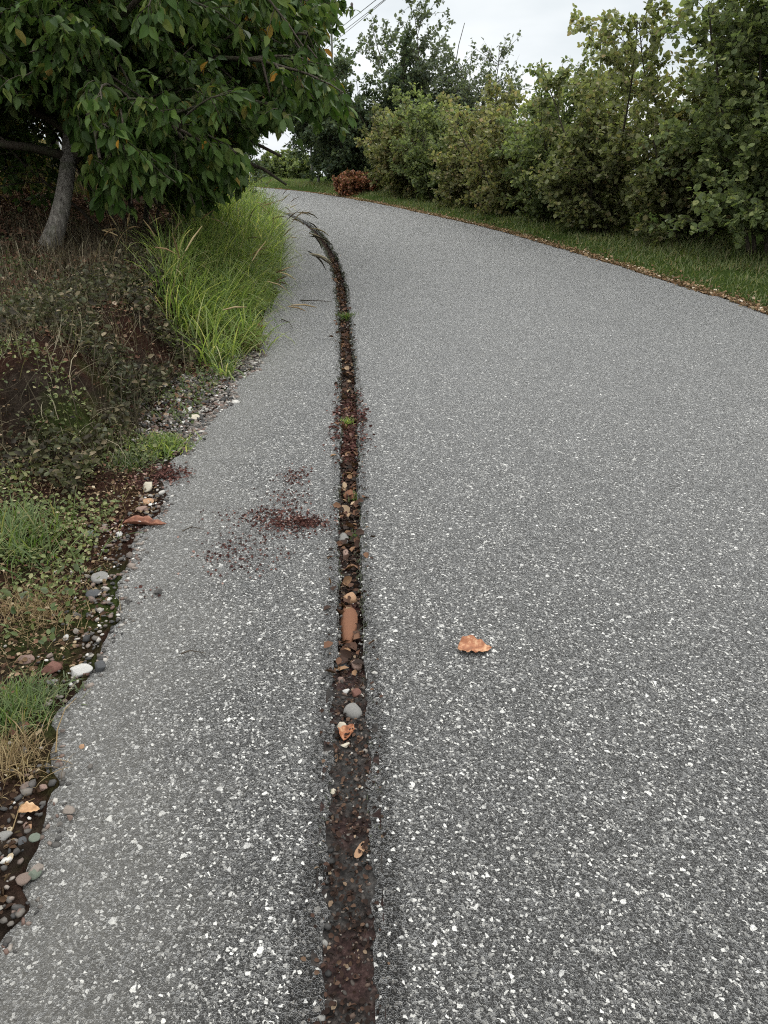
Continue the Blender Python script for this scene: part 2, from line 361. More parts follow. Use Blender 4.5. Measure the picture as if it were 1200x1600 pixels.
M_turf = leaf_mat('turf_blade', [(0, (.05, .10, .02)), (.5, (.10, .165, .036)), (.85, (.17, .23, .06)), (1, (.36, .30, .14))], .35, .6, .2)
M_dry = leaf_mat('dry_stem', [(0, (.015, .012, .008)), (.4, (.05, .04, .026)), (.7, (.10, .085, .05)), (.9, (.2, .17, .10)), (1, (.45, .40, .29))], .15, .8, .15, back=(.12, .1, .07))
M_straw = leaf_mat('straw', [(0, (.10, .065, .03)), (.5, (.22, .15, .075)), (1, (.45, .36, .2))], .2, .7, .2, back=(.2, .15, .08))
M_weed = leaf_mat('weed_leaf', [(0, (.03, .05, .014)), (.5, (.07, .10, .03)), (.85, (.13, .16, .06)), (1, (.2, .19, .09))], .3)
M_litter = leaf_mat('dead_leaf', [(0, (.014, .008, .006)), (.4, (.045, .024, .017)), (.7, (.085, .045, .031)), (.92, (.15, .095, .065)), (1, (.30, .22, .16))], .08, .85, .12, back=(.08, .055, .04))
M_redcrumb = leaf_mat('red_crumb', [(0, (.022, .010, .009)), (.5, (.062, .024, .020)), (.85, (.12, .055, .045)), (1, (.3, .2, .17))], .1, .85, .15, back=(.12, .05, .05))
def bark_mat(name, a, bcol, sc=14):
    m, t, b = mat(name, .9, .2); co = objco(t)
    mpn = t.nodes.new('ShaderNodeMapping'); mpn.inputs['Scale'].default_value = (1, 1, .16); t.links.new(co, mpn.inputs[0])
    n = noise(t, sc * 3, 6, mpn.outputs[0], .7)
    c = ramp(t, n, [(.32, a), (.55, tuple((x + y) / 2 for x, y in zip(a, bcol))), (.7, bcol)])
    c = mix(t, ramp(t, noise(t, 5, 4, co), [(.5, (0, 0, 0)), (.62, (.5, .5, .5))]), c, (.06, .075, .035))
    t.links.new(c, b.inputs['Base Color']); bump(t, b, n, 1, .012); return m
M_bark = bark_mat('bark', (.06, .052, .045), (.38, .35, .31))
M_twig = bark_mat('twig_bark', (.035, .028, .02), (.12, .10, .08), 20)
M_palebark = bark_mat('pale_bark', (.16, .16, .15), (.42, .42, .40))
M_wood = bark_mat('pole_wood', (.13, .128, .125), (.28, .275, .27), 20)
m_, t_, b_ = mat('cable', .6, .4); b_.inputs['Base Color'].default_value = (.05, .05, .055, 1); M_cable = m_
m_, t_, b_ = mat('ceramic', .3, .5); b_.inputs['Base Color'].default_value = (.05, .035, .03, 1); M_ceramic = m_

# ------------------------------------------------------------------ ground sheet
def graded(a, b, d0, g):
    r = [a]; d = d0
    while r[-1] < b: r.append(r[-1] + d); d *= g
    return np.array(r)
Yr = np.concatenate([-graded(4, 60, .6, 1.25)[::-1], np.arange(-3.9, .7, .2), np.arange(.7, 6, .035), graded(6, 1200, .04, 1.014)])
dl = graded(.0, 900, .012, 1.05)[::-1]; dr = graded(.0, 900, .03, 1.08)
NYr = len(Yr); L_, R_ = Lf(Yr), Rf(Yr)
def edge_wob(Y, amp=1.0):
    return (vnoise(Y, 0, 3.1, 5) - .5) * .10 * amp + (vnoise(Y, 0, 11, 6) - .5) * .07 * amp + (vnoise(Y, 0, 37, 7) - .5) * .03 * amp
wl = edge_wob(Yr); wr = edge_wob(Yr + 50, .8) * sm(0, 1, 1)
cols = []
for d in dl: cols.append(np.stack([L_ - d + wl * math.exp(-d * 2), Yr], -1))
XL = np.stack(cols, 1); mid = np.stack([np.stack([L_ + wl + .03, Yr], -1), np.stack([R_ + wr - .03, Yr], -1)], 1)
XR = np.stack([np.stack([R_ + d + wr * math.exp(-d * 2), Yr], -1) for d in dr], 1)
G = np.concatenate([XL, mid, XR], 1)
nL = len(dl); Z = gh(G[..., 0], G[..., 1])
rough = (vnoise(G[..., 0], G[..., 1], 30, 8) - .5) * .02 + (vnoise(G[..., 0], G[..., 1], 70, 9) - .5) * .01
Z = Z + rough
fl = fall(G[..., 1])
Z[:, nL - 1] = fl[:, nL - 1] + .008 + (vnoise(Yr, 3, 25, 4) - .5) * .012; Z[:, nL] = fl[:, 0] - .13; Z[:, nL + 1] = fl[:, 0] - .13; Z[:, nL + 2] = fl[:, 0] + .006
GV = np.concatenate([G, Z[..., None]], -1).reshape(-1, 3)
uvD = np.concatenate([dl, [0, 0], -dr]); UV = np.stack([np.broadcast_to(uvD, (NYr, len(uvD))), np.broadcast_to(Yr[:, None], (NYr, len(uvD)))], -1).reshape(-1, 2)
o = mk('ground', GV, [grid_faces(NYr, len(uvD))], M_soil, None, True, UV); tag(o, kind='structure')

# ------------------------------------------------------------------ path, cut by the groove
def gw(Y, side):                                          # half width of the groove, ragged edge
    w0 = .050 + .009 * sm(2.6, 5, Y)
    return w0 + (vnoise(Y, side, 6, 11) - .5) * .018 + (vnoise(Y, side, 34, 12) - .5) * .020 + (vnoise(Y, side, 70, 13) - .5) * .013
Yp = np.concatenate([np.arange(-8, .6, .2), np.arange(.6, 7, .012), graded(7, 32, .014, 1.008)])
n = len(Yp); Lq, Gq, Rq = Lf(Yp) + edge_wob(Yp), gx(Yp), Rf(Yp) + edge_wob(Yp + 50, .8)
def pz(X, Y): return fall(Y) + (vnoise(X, Y, .8, 21) - .5) * .012 - .006 * np.exp(-((X - gx(Y)) / .12) ** 2)
rows = []
for side in (0, 1):
    if side == 0: a, b_e = Lq, Gq - gw(Yp, 0)
    else: a, b_e = Gq + gw(Yp, 1), Rq
    ts = np.array([0, .02, .1, .25, .4, .55, .7, .8, .88, .94, .98, 1]) if side == 0 else np.array([0, .004, .012, .025, .05, .1, .2, .35, .5, .65, .8, .9, .97, 1])
    X = a[:, None] + (b_e - a)[:, None] * ts[None]; Y = np.broadcast_to(Yp[:, None], X.shape); Zp = pz(X, Y)
    Xs = np.concatenate([X[:, :1] - .004, X, X[:, -1:] + .004], 1); Ys = np.concatenate([Y[:, :1], Y, Y[:, -1:]], 1)
    Zs = np.concatenate([Zp[:, :1] - .095, Zp, Zp[:, -1:] - .095], 1)
    U_ = Xs - Gq[:, None]; V_ = Xs - Lq[:, None]
    rows.append((np.stack([Xs, Ys, Zs], -1).reshape(-1, 3), grid_faces(n, Xs.shape[1]), np.stack([U_, V_], -1).reshape(-1, 2)))
V = np.concatenate([rows[0][0], rows[1][0]]); F = np.concatenate([rows[0][1], rows[1][1] + len(rows[0][0])]); UVp = np.concatenate([rows[0][2], rows[1][2]])
tag(mk('path', V, [F], M_asph, None, False, UVp), kind='structure')
def gdepth(X, Y):                                          # top of the dirt in the groove
    deep = sm(1.8, 2.1, Y) * .030 + sm(2.6, 3.4, Y) * .014
    mound = .022 * np.exp(-((Y - 4.25) / .35) ** 2) + .02 * np.exp(-((Y - 7.2) / .3) ** 2)
    return pz(X, Y) - .007 - deep + mound + (vnoise(X, Y, 25, 31) - .5) * .010 + (vnoise(X, Y, 80, 32) - .5) * .007
ts = np.linspace(-1, 1, 13)
Ygr = Yp[(Yp > .3) & (Yp < 30)]; X = gx(Ygr)[:, None] + ts[None] * .075; Y = np.broadcast_to(Ygr[:, None], X.shape)
Zg = gdepth(X, Y) + .006 * np.abs(ts[None]) ** 3
tag(mk('drainage_channel', np.stack([X, Y, Zg], -1).reshape(-1, 3), [grid_faces(len(Ygr), 13)], M_dirt, None, True), kind='structure')

# ------------------------------------------------------------------ stones
import bmesh
def stone_mesh(name, seed, sub=2, ang=.35):
    bm = bmesh.new(); bmesh.ops.create_icosphere(bm, subdivisions=sub, radius=.5)
    r = random.Random(seed); pl = [(Vector((r.gauss(0, 1), r.gauss(0, 1), r.gauss(0, 1))).normalized(), r.uniform(.24, .42)) for _ in range(11)]
    for v in bm.verts:
        for nn, dd in pl:
            q = v.co.dot(nn) - dd
            if q > 0: v.co -= nn * q * .96
        v.co *= 1 + (r.random() - .5) * .05
    V = np.array([v.co[:] for v in bm.verts]); bm.verts.index_update(); F = np.array([[v.index for v in f.verts] for f in bm.faces]); bm.free()
    return V, F
ST = [stone_mesh('s', s, 2) for s in range(6)]; STlo = [stone_mesh('s', s + 20, 1) for s in range(4)]; SThi = [stone_mesh('s', s + 40, 3) for s in range(6)]
def smooth_mesh(seed):
    V, F = stone_mesh('q', seed, 3, .3); U_ = nrm(V) * .5
    return U_ * .42 + V * .58 * 1.1, F
STS = [smooth_mesh(s + 70) for s in range(6)]
_sm = {}
def stone(name, x, y, z, sx, sy, sz, rz, mat_, label, cat='stone', group=None, seed=0, sink=.3):
    rnd = (label.split()[0] in ('long', 'round') or 'round' in label.split()[:3]) and group is None
    key = (seed % 6, mat_.name, rnd)
    if key not in _sm:
        V, F = (STS if rnd else SThi)[seed % 6]; ob = mk(name, V, [F], mat_, None, True, link=False); _sm[key] = ob.data
    o = bpy.data.objects.new(name, _sm[key]); C.objects.link(o)
    o.location = (x, y, z + sz * (.42 - sink)); o.scale = (sx, sy, sz); o.rotation_euler = (random.uniform(-.1, .1), random.uniform(-.1, .1), rz)
    return tag(o, label, cat, group)
def scatter_stones(name, pos, size, mat_, lo=True, flat=.6, kind='stuff', label=None):
    acc = Acc(); k = len(STlo) if lo else len(ST); idx = rng.integers(0, k, len(pos))
    for i in range(k):
        s = idx == i
        if not s.any(): continue
        tv, tf = (STlo if lo else ST)[i]; m = s.sum()
        a = rng.uniform(0, 2 * PI, m); X = np.stack([np.cos(a), np.sin(a), rng.normal(0, .15, m)], -1); X = nrm(X)
        Zv = nrm(np.stack([rng.normal(0, .2, m), rng.normal(0, .2, m), np.ones(m)], -1)); Yv = nrm(np.cross(Zv, X)); Zv = np.cross(X, Yv)
        sc = size[s][:, None] * np.stack([rng.uniform(.8, 1.3, m), rng.uniform(.6, 1, m), rng.uniform(flat * .7, flat * 1.2, m)], -1)
        v, f = inst(tv, [tf], pos[s], X, Yv, Zv, sc); acc.add(v, *f)
    o = acc.build(name, mat_, None, True)
    return tag(o, label or name.replace('_', ' '), kind=kind)
def onpath(X, Y): return pz(X, Y)
# gravel along the left edge (behind and over the ragged asphalt edge)
n = 5200; Y = 1.0 + rng.random(n) ** 1.15 * 8.5; d = rng.gamma(1.6, .055, n) - .05; X = Lf(Y) + edge_wob(Y) - d
cl_ = vnoise(X, Y, 2.3, 41) + .25 * vnoise(X, Y, 9, 42); keep = ((cl_ > .68) & (rng.random(n) < .6 - .3 * (Y < 1.7))) | (rng.random(n) < .08); X, Y, d = X[keep], Y[keep], d[keep]
Zs = np.where(d < 0, onpath(X, Y), gh(X, Y) + .008) + .001
tag(scatter_stones('gravel', np.stack([X, Y, Zs], -1), rng.gamma(4, .0035, len(X)) + .004, M_gravel), 'small mixed gravel strewn along the broken left edge of the path')
# a fan of gravel spilling at the grass clump
n = 3600; Y = rng.uniform(3.75, 5.75, n); d = rng.random(n) ** 1.3 * (.22 + .25 * np.exp(-((Y - 4.6) / .7) ** 2)) - .06; X = Lf(Y) + edge_wob(Y) - d
Zs = np.where(d < 0, onpath(X, Y), gh(X, Y) + .008)
tag(scatter_stones('gravel', np.stack([X, Y, Zs], -1), rng.gamma(3, .0058, n) + .005, M_gravel), 'patch of coarse pale gravel below the tall grass')
# light chips standing proud of the worn asphalt, foreground
n = 850; Y = .75 + rng.random(n) ** 1.5 * 3.2; X = rng.uniform(-1, 1.9, n)
keep = (X > Lf(Y) + .05) & (np.abs(X - gx(Y)) > .07) & (vnoise(X, Y, 2.2, 51) + .3 * rng.random(n) > .55); X, Y = X[keep], Y[keep]
tag(scatter_stones('loose_chips', np.stack([X, Y, onpath(X, Y) - .0008], -1), rng.gamma(3, .0013, len(X)) + .003, M_chip, True, .45), 'light stone chips set in the worn asphalt surface')
# grit in the groove
n = 4600; Y = .6 + rng.random(n) ** 1.0 * 9; X = gx(Y) + rng.uniform(-.052, .052, n)
tag(scatter_stones('grit', np.stack([X, Y, gdepth(X, Y) + .001], -1), rng.gamma(2.2, .0026, n) + .0025, stone_mat('grit', [(0, (.015, .013, .012)), (.5, (.04, .034, .03)), (.78, (.09, .06, .045)), (.92, (.16, .14, .12)), (1, (.5, .48, .44))])), 'fine grit and stones lying in the groove')
# named stones
MS = dict(grey=flat_stone('grey_stone', (.18, .175, .165)), dark=flat_stone('dark_grey_stone', (.06, .062, .065)), white=flat_stone('white_stone', (.42, .41, .39)),
          red=flat_stone('reddish_stone', (.13, .06, .045)), brown=flat_stone('brown_stone', (.14, .06, .03)), tan=flat_stone('tan_stone', (.30, .18, .105)),
          green=flat_stone('greenish_stone', (.12, .14, .11)), cream=flat_stone('cream_stone', (.42, .38, .30)), pink=flat_stone('pinkish_stone', (.20, .135, .11)))
def ppm(py):                                               # metres per photo pixel on the ground at that row
    v = (800 - py) / FPX; return (CAM_H / (SP - v * CP)) / FPX
def gstone(px, py, wpx, hpx, zfrac, rz, m, label, seed, where='path', name='pebble', cat='pebble'):
    p = at(px, py); k = ppm(py)
    wm = wpx * k; v = (800 - py) / FPX; sinel = (SP - v * CP) / math.sqrt(1 + v * v)
    dm = max(hpx * k / max(sinel, .25) * .85, wm * .5)
    z = {'path': lambda: float(onpath(p[0], p[1])), 'groove': lambda: float(gdepth(p[0], p[1])), 'bank': lambda: max(float(gh(p[0], p[1])), 0)}[where]()
    if where == 'bank':
        p = at(px, py, z); z = max(float(gh(p[0], p[1])), 0); 
    return stone(name, p[0], p[1], z, wm, dm, min(wm, dm) * zfrac, rz, MS[m], label, cat, None, seed, .22)
# in the groove
gstone(545, 958, 36, 74, .75, .04, 'brown', 'long smooth orange-brown stone lying lengthwise in the groove', 1, 'groove', 'stone', 'stone')
gstone(547, 921, 24, 18, .85, 0, 'tan', 'round tan pebble touching the far end of the long brown stone', 2, 'groove')
gstone(552, 1106, 30, 24, .8, 0, 'grey', 'round grey pebble in the groove just beyond the orange leaf', 3, 'groove')
gstone(534, 1129, 18, 18, .8, 0, 'cream', 'small cream pebble touching the orange leaf in the groove', 4, 'groove')
gstone(540, 1160, 17, 12, .6, .3, 'cream', 'flat cream pebble on the near side of the groove leaf', 5, 'groove')
gstone(563, 1322, 16, 34, .45, -.35, 'tan', 'slim beige stone sliver slanting in the near end of the groove', 0, 'groove')
gstone(557, 1028, 20, 20, .8, 0, 'pink', 'brownish round pebble against the right wall of the groove', 2, 'groove')
gstone(537, 1028, 19, 18, .8, 0, 'dark', 'dark round pebble against the left wall of the groove', 3, 'groove')
gstone(532, 1052, 17, 15, .8, 0, 'pink', 'small pink pebble low in the groove before the grey one', 4, 'groove')
gstone(556, 1080, 19, 16, .8, 0, 'red', 'rust red pebble directly behind the round grey pebble', 1, 'groove')
gstone(541, 1074, 13, 11, .8, 0, 'white', 'tiny white pebble beside the rust red pebble in the groove', 5, 'groove')
gstone(536, 828, 19, 20, .7, 0, 'grey', 'grey stone wedged in the groove below the mossy wall', 0, 'groove')
gstone(540, 850, 15, 20, .7, 0, 'pink', 'narrow pinkish stone in the groove behind the wedged grey stone', 3, 'groove')
gstone(545, 760, 22, 22, .7, 0, 'brown', 'brown stone half buried in groove litter past the red crumbs', 2, 'groove')
gstone(520, 1232, 10, 13, .6, 0, 'cream', 'small cream chip at the left rim of the groove', 2, 'groove')
# left edge
gstone(125, 1053, 44, 24, .8, .1, 'white', 'largest pale stone with a speckled top, at the left edge', 1, 'path', 'stone', 'stone')
gstone(157, 1043, 25, 17, .8, 0, 'dark', 'dark grey stone touching the large pale stone', 3)
gstone(79, 1049, 36, 26, .7, .2, 'red', 'reddish brown stone left of the large pale stone', 2, 'bank', 'stone', 'stone')
gstone(42, 1031, 34, 18, .6, .1, 'pink', 'flat mauve stone bedded in red soil at left', 4, 'bank', 'stone', 'stone')
gstone(83, 1068, 22, 13, .7, 0, 'grey', 'small grey stone in front of the reddish brown stone', 5, 'bank')
gstone(156, 905, 30, 20, .7, .2, 'grey', 'low grey stone on the asphalt by the yellow stalk', 0)
gstone(143, 930, 30, 17, .6, -.5, 'dark', 'dark slanting stone just before the low grey stone', 1)
gstone(40, 936, 22, 18, .7, 0, 'green', 'lone grey-green stone on the dark soil near the dead blade', 3, 'bank')
gstone(138, 837, 34, 15, .6, 0, 'green', 'flat greenish stone left of the curled bark', 2, 'path', 'stone', 'stone')
gstone(232, 761, 20, 17, .8, 0, 'cream', 'cream-grey block stone beside the dark red litter', 4)
gstone(222, 797, 22, 12, .6, 0, 'pink', 'flat pinkish white stone just beyond the curled bark', 5)
gstone(232, 785, 20, 10, .6, 0, 'tan', 'thin tan stone lying above the pinkish white one', 0)
gstone(160, 830, 20, 12, .7, 0, 'pink', 'pink pebble between the greenish stone and the bark', 1)
gstone(184, 836, 17, 12, .7, 0, 'white', 'white pebble just in front of the curled bark', 2)
gstone(103, 997, 12, 13, .7, 0, 'white', 'tiny bright white pebble beyond the reddish brown stone', 3)
gstone(45, 1292, 18, 18, .8, 0, 'tan', 'tan pebble right in front of the fallen tan leaf', 4, 'bank')
gstone(10, 1308, 26, 28, .7, 0, 'grey', 'grey stone at the picture edge beside the pebbled verge', 5, 'bank', 'stone', 'stone')
gstone(55, 1311, 20, 16, .8, 0, 'green', 'pale greenish pebble at the asphalt rim before the tan leaf', 0, 'bank')
gstone(34, 1318, 18, 18, .7, 0, 'dark', 'dark pebble between the grey stone and the greenish pebble', 1, 'bank')
gstone(52, 1368, 26, 26, .7, 0, 'green', 'square mossy stone at the rim, nearest the camera', 2, 'bank', 'stone', 'stone')
gstone(68, 1232, 18, 11, .7, 0, 'pink', 'pinkish pebble below the dark grass tuft at left', 3, 'bank')
gstone(128, 1164, 11, 10, .6, 0, 'tan', 'orange-tan pebble at the asphalt rim by the long straw', 4)
gstone(295, 645, 17, 9, .8, 0, 'white', 'long whitish pebble on the gravel patch', 5, 'path')
gstone(305, 655, 16, 8, .8, 0, 'cream', 'cream pebble at the near end of the gravel patch', 0, 'path')
gstone(365, 560, 14, 12, .8, .4, 'white', 'pale upright pebble under the yellow grass clump', 1, 'path')
# a countable crowd of pebbles at the rim
k = 0
while k < 70:
    y = 1.05 + random.random() ** 1.4 * 4.8; dd = random.gauss(.05, .07)
    x = float(Lf(y) + edge_wob(y)) - dd
    z = max(float(gh(x, y)), float(onpath(x, y)) if dd < 0 else -1) + .004
    s = random.uniform(.014, .034)
    zi = 0 if y < 1.45 else 1 if y < 2.15 else 2 if y < 2.95 else 3 if y < 3.9 else 4
    zl = ('around the fallen tan leaf at the left edge', 'at the rim between the large pale stone and the dried tuft', 'at the rim between the large pale stone and the curled bark', 'beside the dark red litter at the left edge', 'in the gravel patch below the tall grass')[zi]
    o = stone('pebble', x, y, z, s * 1.25, s, s * .7, random.uniform(0, 6), M_pebble, 'small dull pebble ' + zl, 'pebble', 'pebbles ' + zl, k, .25)
    k += 1

# ------------------------------------------------------------------ fallen leaves, bark, crumbs
def big_leaf(name, px, py, L, W, rz, m, label, z=None, curl=.35, tip=.2, where='path', seed=1):
    p = at(px, py); z0 = float(onpath(p[0], p[1])) if where == 'path' else float(gdepth(p[0], p[1])) if where == 'groove' else float(max(gh(p[0], p[1]), .01))
    r = random.Random(seed); nu, nv = 19, 11; V = []
    for i in range(nu):
        t = i / (nu - 1); hw = W / 2 * (math.sin(PI * t ** .8) ** .75 if 0 < t < 1 else .02) * (1 + .12 * math.sin(t * 23 + seed))
        for j in range(nv):
            s = j / (nv - 1) * 2 - 1
            x = (t - .5) * L; yy = s * hw + .1 * W * math.sin(t * 4)
            zz = curl * abs(s) ** 1.7 * hw * 1.3 + tip * L * max(0, t - .55) ** 2 * 2 + .035 * W * math.sin(t * 31 + s * 3) * abs(s) + .0025 + .02 * W * math.sin(7 * s + 5 * t)
            V.append((x, yy, zz))
    V = np.array(V); o = mk(name, V, [grid_faces(nu, nv)], m, None, True)
    md = o.modifiers.new('thick', 'SOLIDIFY'); md.thickness = .0008
    o.location = (p[0], p[1], z0 + .002); o.rotation_euler = (.05, .08, rz)
    return o
def dryleaf_mat(name, a, b2, c2):
    m, t, b = mat(name, .6, .35); co = objco(t)
    c = ramp(t, noise(t, 45, 5, co, .6), [(.3, a), (.52, b2), (.72, c2)])
    t.links.new(c, b.inputs['Base Color']); bump(t, b, noise(t, 90, 3, co), .6, .003); return m
M_oleaf = dryleaf_mat('orange_leaf', (.12, .045, .02), (.26, .10, .045), (.50, .31, .18))
M_tleaf = dryleaf_mat('tan_leaf', (.22, .12, .06), (.38, .22, .11), (.5, .36, .22))
M_barkp = dryleaf_mat('bark_piece', (.10, .045, .03), (.22, .09, .055), (.36, .18, .11))
tag(big_leaf('fallen_leaf', 741, 1013, .11, .085, .1, M_oleaf, None, curl=.24, tip=.2, seed=3), 'curled orange-brown leaf lying alone on the open asphalt', 'leaf')
tag(big_leaf('fallen_leaf', 543, 1141, .062, .042, 1.25, M_oleaf, None, where='groove', curl=.6, tip=.5, seed=5), 'orange leaf standing among cream pebbles in the groove', 'leaf')
tag(big_leaf('fallen_leaf', 47, 1273, .052, .032, .2, M_tleaf, None, where='bank', curl=.4, seed=6), 'tan leaf on the pebbles at the left edge', 'leaf')
o = big_leaf('bark_strip', 226, 821, .19, .05, -.02, M_barkp, None, curl=.9, tip=.25, seed=8); tag(o, 'curled reddish brown strip of bark at the asphalt edge', 'bark')
o = big_leaf('bark_strip', 402, 512, .16, .05, -.1, M_barkp, None, curl=.8, tip=.25, seed=9); tag(o, 'dark curled strip of bark beside the yellow grass clump', 'bark')
def crumbs(name, X, Y, zf, size, m, label, flat=.3):
    n = len(X); tv, tf = leaf_lo(.7, .18); D = np.stack([rng.normal(0, 1, n), rng.normal(0, 1, n), rng.normal(0, flat, n)], -1)
    Xa, Ya, Za = frames(D, 1, .5); v, f = inst(tv, tf, np.stack([X, Y, zf(X, Y) + .003], -1), Xa, Ya, Za, size)
    return tag(mk(name, v, f, m), label, kind='stuff')
# dark red crumbs on the left strip
def blob(px, py, sx, sy, n): 
    q = [at(px + random.gauss(0, sx), py + random.gauss(0, sy)) for _ in range(n)]; return np.array(q)
Q = np.concatenate([blob(455, 815, 30, 9, 520), blob(480, 815, 14, 4, 260), blob(415, 805, 28, 8, 200), blob(460, 745, 14, 8, 120), blob(455, 780, 22, 12, 110), blob(360, 865, 30, 14, 130), blob(400, 850, 40, 25, 120), blob(325, 815, 20, 10, 16), blob(230, 930, 14, 8, 14)])
crumbs('litter_crumbs', Q[:, 0], Q[:, 1], onpath, rng.uniform(.006, .017, len(Q)), M_redcrumb, 'dark red crumbled litter scattered on the left strip of asphalt')
Q = np.concatenate([blob(258, 742, 20, 7, 420), blob(215, 758, 14, 4, 110), blob(190, 825, 12, 5, 70)])
crumbs('litter_crumbs', Q[:, 0], Q[:, 1], lambda X, Y: np.maximum(onpath(X, Y), 0) + rng.uniform(0, .012, len(X)), rng.uniform(.008, .02, len(Q)), M_redcrumb, 'dark red litter piled at the left edge beside small weeds')
# crumbs filling and spilling from the groove
n = 8000; Y = .65 + rng.random(n) ** 1.0 * 13; wq = np.where(rng.random(n) < .8, .05, .085); X = gx(Y) + rng.uniform(-1, 1, n) * wq
crumbs('groove_litter', X, Y, lambda X, Y: np.where(np.abs(X - gx(Y)) < .055, gdepth(X, Y), onpath(X, Y)) + rng.uniform(0, .006, len(X)), rng.uniform(.005, .017, n), leaf_mat('wet_crumb', [(0, (.008, .005, .004)), (.5, (.025, .014, .010)), (.8, (.055, .03, .021)), (.95, (.11, .07, .045)), (1, (.25, .19, .13))], .05, .8, .15, back=(.04, .03, .02)), 'brown leaf crumbs filling the groove')
Y = rng.normal(4.2, .28, 1700); X = gx(Y) + rng.normal(0, .042, 1700)
crumbs('groove_litter', X, Y, lambda X, Y: np.where(np.abs(X - gx(Y)) < .06, gdepth(X, Y) + .004, onpath(X, Y)) + rng.uniform(0, .012, len(X)), rng.uniform(.010, .026, len(X)), M_redcrumb, 'mound of dark red crumbs overflowing the middle of the groove')
n = 900; Y = 1.9 + rng.random(n) * 9; X = gx(Y) + rng.normal(0, .032, n)
crumbs('groove_litter', X, Y, lambda X, Y: np.where(np.abs(X - gx(Y)) < .058, gdepth(X, Y) + .004, onpath(X, Y)) + rng.uniform(0, .014, len(X)), rng.uniform(.018, .05, n), leaf_mat('rotten_leaf', [(0, (.012, .008, .006)), (.4, (.05, .025, .016)), (.75, (.12, .06, .035)), (.93, (.22, .13, .07)), (1, (.4, .3, .2))], .1, .7, .2, back=(.09, .055, .035)), 'larger rotting leaf pieces caught in the groove')
n = 420; Y = 1.2 + rng.random(n) * 8; X = gx(Y) + rng.uniform(-.042, .042, n)
tag(scatter_stones('grit', np.stack([X, Y, gdepth(X, Y) + .002], -1), rng.uniform(.008, .022, n), stone_mat('groove_stone', [(0, (.03, .027, .025)), (.4, (.08, .065, .055)), (.7, (.13, .075, .05)), (.9, (.20, .17, .145)), (1, (.42, .40, .36))]), False, .7), 'coarser dirty stones packed into the groove')
# tufty dark fringe along the groove edges
n = 17000; Y = 1.2 + rng.random(n) ** .8 * 13; sd_ = rng.choice([-1, 1], n); den = vnoise(Y, sd_, 5, 61)
k_ = den + rng.random(n) * .5 > .72; Y, sd_ = Y[k_], sd_[k_]; n = len(Y)
X = gx(Y) + sd_ * (gw(Y, 0) + rng.normal(.0, .008, n)); az = np.where(sd_ > 0, 0, PI) + rng.normal(0, .9, n)
v, f, _ = blades(np.stack([X, Y, onpath(X, Y) - .012], -1), az, rng.uniform(.008, .024, n) * (1 + .06 * Y), rng.uniform(.1, 1.0, n), rng.uniform(.2, 1.2, n), rng.uniform(.002, .005, n) * (1 + .08 * Y), 3)
tag(mk('moss_fringe', v, [f], leaf_mat('moss_fringe', [(0, (.006, .006, .005)), (.6, (.014, .014, .009)), (.9, (.028, .032, .014)), (1, (.07, .06, .035))], .1, .9, .1)), 'dark mossy fringe along both rims of the groove', kind='stuff')
# broken asphalt crumbs along both rims
n = 4200; Y = .7 + rng.random(n) ** .9 * 9; sd_ = rng.choice([-1, 1], n); X = gx(Y) + sd_ * (gw(Y, 0) + rng.normal(.001, .007, n))
tag(scatter_stones('rim_crumbs', np.stack([X, Y, onpath(X, Y) - rng.uniform(.001, .012, n)], -1), rng.gamma(4, .0022, n) + .003, stone_mat('rim_crumb', [(0, (.012, .012, .012)), (.6, (.04, .039, .037)), (.85, (.10, .098, .092)), (1, (.45, .44, .41))]), True, .8), 'dark broken asphalt crumbs along both rims of the groove')
def tuft(name, px, py, n, L, spread, m, label, where='path', cat='grass tuft', wd=.003, th=.7, azc=None):
    p = at(px, py)
    if where == 'groove': z = float(gdepth(p[0], p[1]))
    elif where == 'bank':
        for _ in range(6): z = float(gh(p[0], p[1])); p = at(px, py, z)
    else: z = float(onpath(p[0], p[1]))
    B = np.stack([rng.normal(0, spread, n), rng.normal(0, spread, n), np.zeros(n)], -1); az = rng.uniform(0, 2 * PI, n) if azc is None else rng.normal(azc, .8, n)
    if where == 'bank': B[:, 2] = gh(p[0] + B[:, 0], p[1] + B[:, 1]) - z - .01
    v, f, _ = blades(B, az, rng.uniform(.5, 1, n) * L, rng.uniform(0, th, n), rng.uniform(.2, 1.4, n), rng.uniform(.6, 1.4, n) * wd, 5)
    o = mk(name, v, [f], m); o.location = (p[0], p[1], z); return tag(o, label, cat)
tuft('grass_tuft', 541, 657, 140, .06, .018, M_grass, 'small bright green tuft filling the groove beyond the red crumbs', 'groove', wd=.006)
tuft('grass_tuft', 541, 492, 260, .09, .035, M_turf, 'dull green tuft bulging from the groove far up the path', 'groove', wd=.006)
tuft('grass_tuft', 560, 765, 120, .05, .02, M_turf, 'green tuft on the right wall of the groove beside red crumbs', 'groove', wd=.004)
tuft('moss_cushion', 560, 825, 300, .028, .022, M_turf, 'long strip of green moss low on the right wall of the groove', 'groove', 'moss', wd=.004)
tuft('grass_tuft', 15, 850, 520, .20, .11, M_turf, 'large bright green grass tuft on the bank at far left', 'bank', wd=.0045, th=.9)
tuft('grass_tuft', 8, 1120, 800, .13, .05, M_turf, 'short dense grass tuft at the left edge near the straw', 'bank', wd=.003, th=1.0)
tuft('grass_tuft', 12, 1190, 500, .12, .05, M_straw, 'dried straw-coloured tuft in front of the short green one', 'bank', wd=.002, th=1.2)
tuft('grass_tuft', 50, 955, 900, .10, .08, M_straw, 'matted dry grass on red soil beyond the mauve stone', 'bank', wd=.002, th=1.4)
tuft('grass_tuft', 372, 545, 520, .26, .07, M_straw, 'yellow-orange withered grass clump at the asphalt edge', 'bank', wd=.005, th=.9)
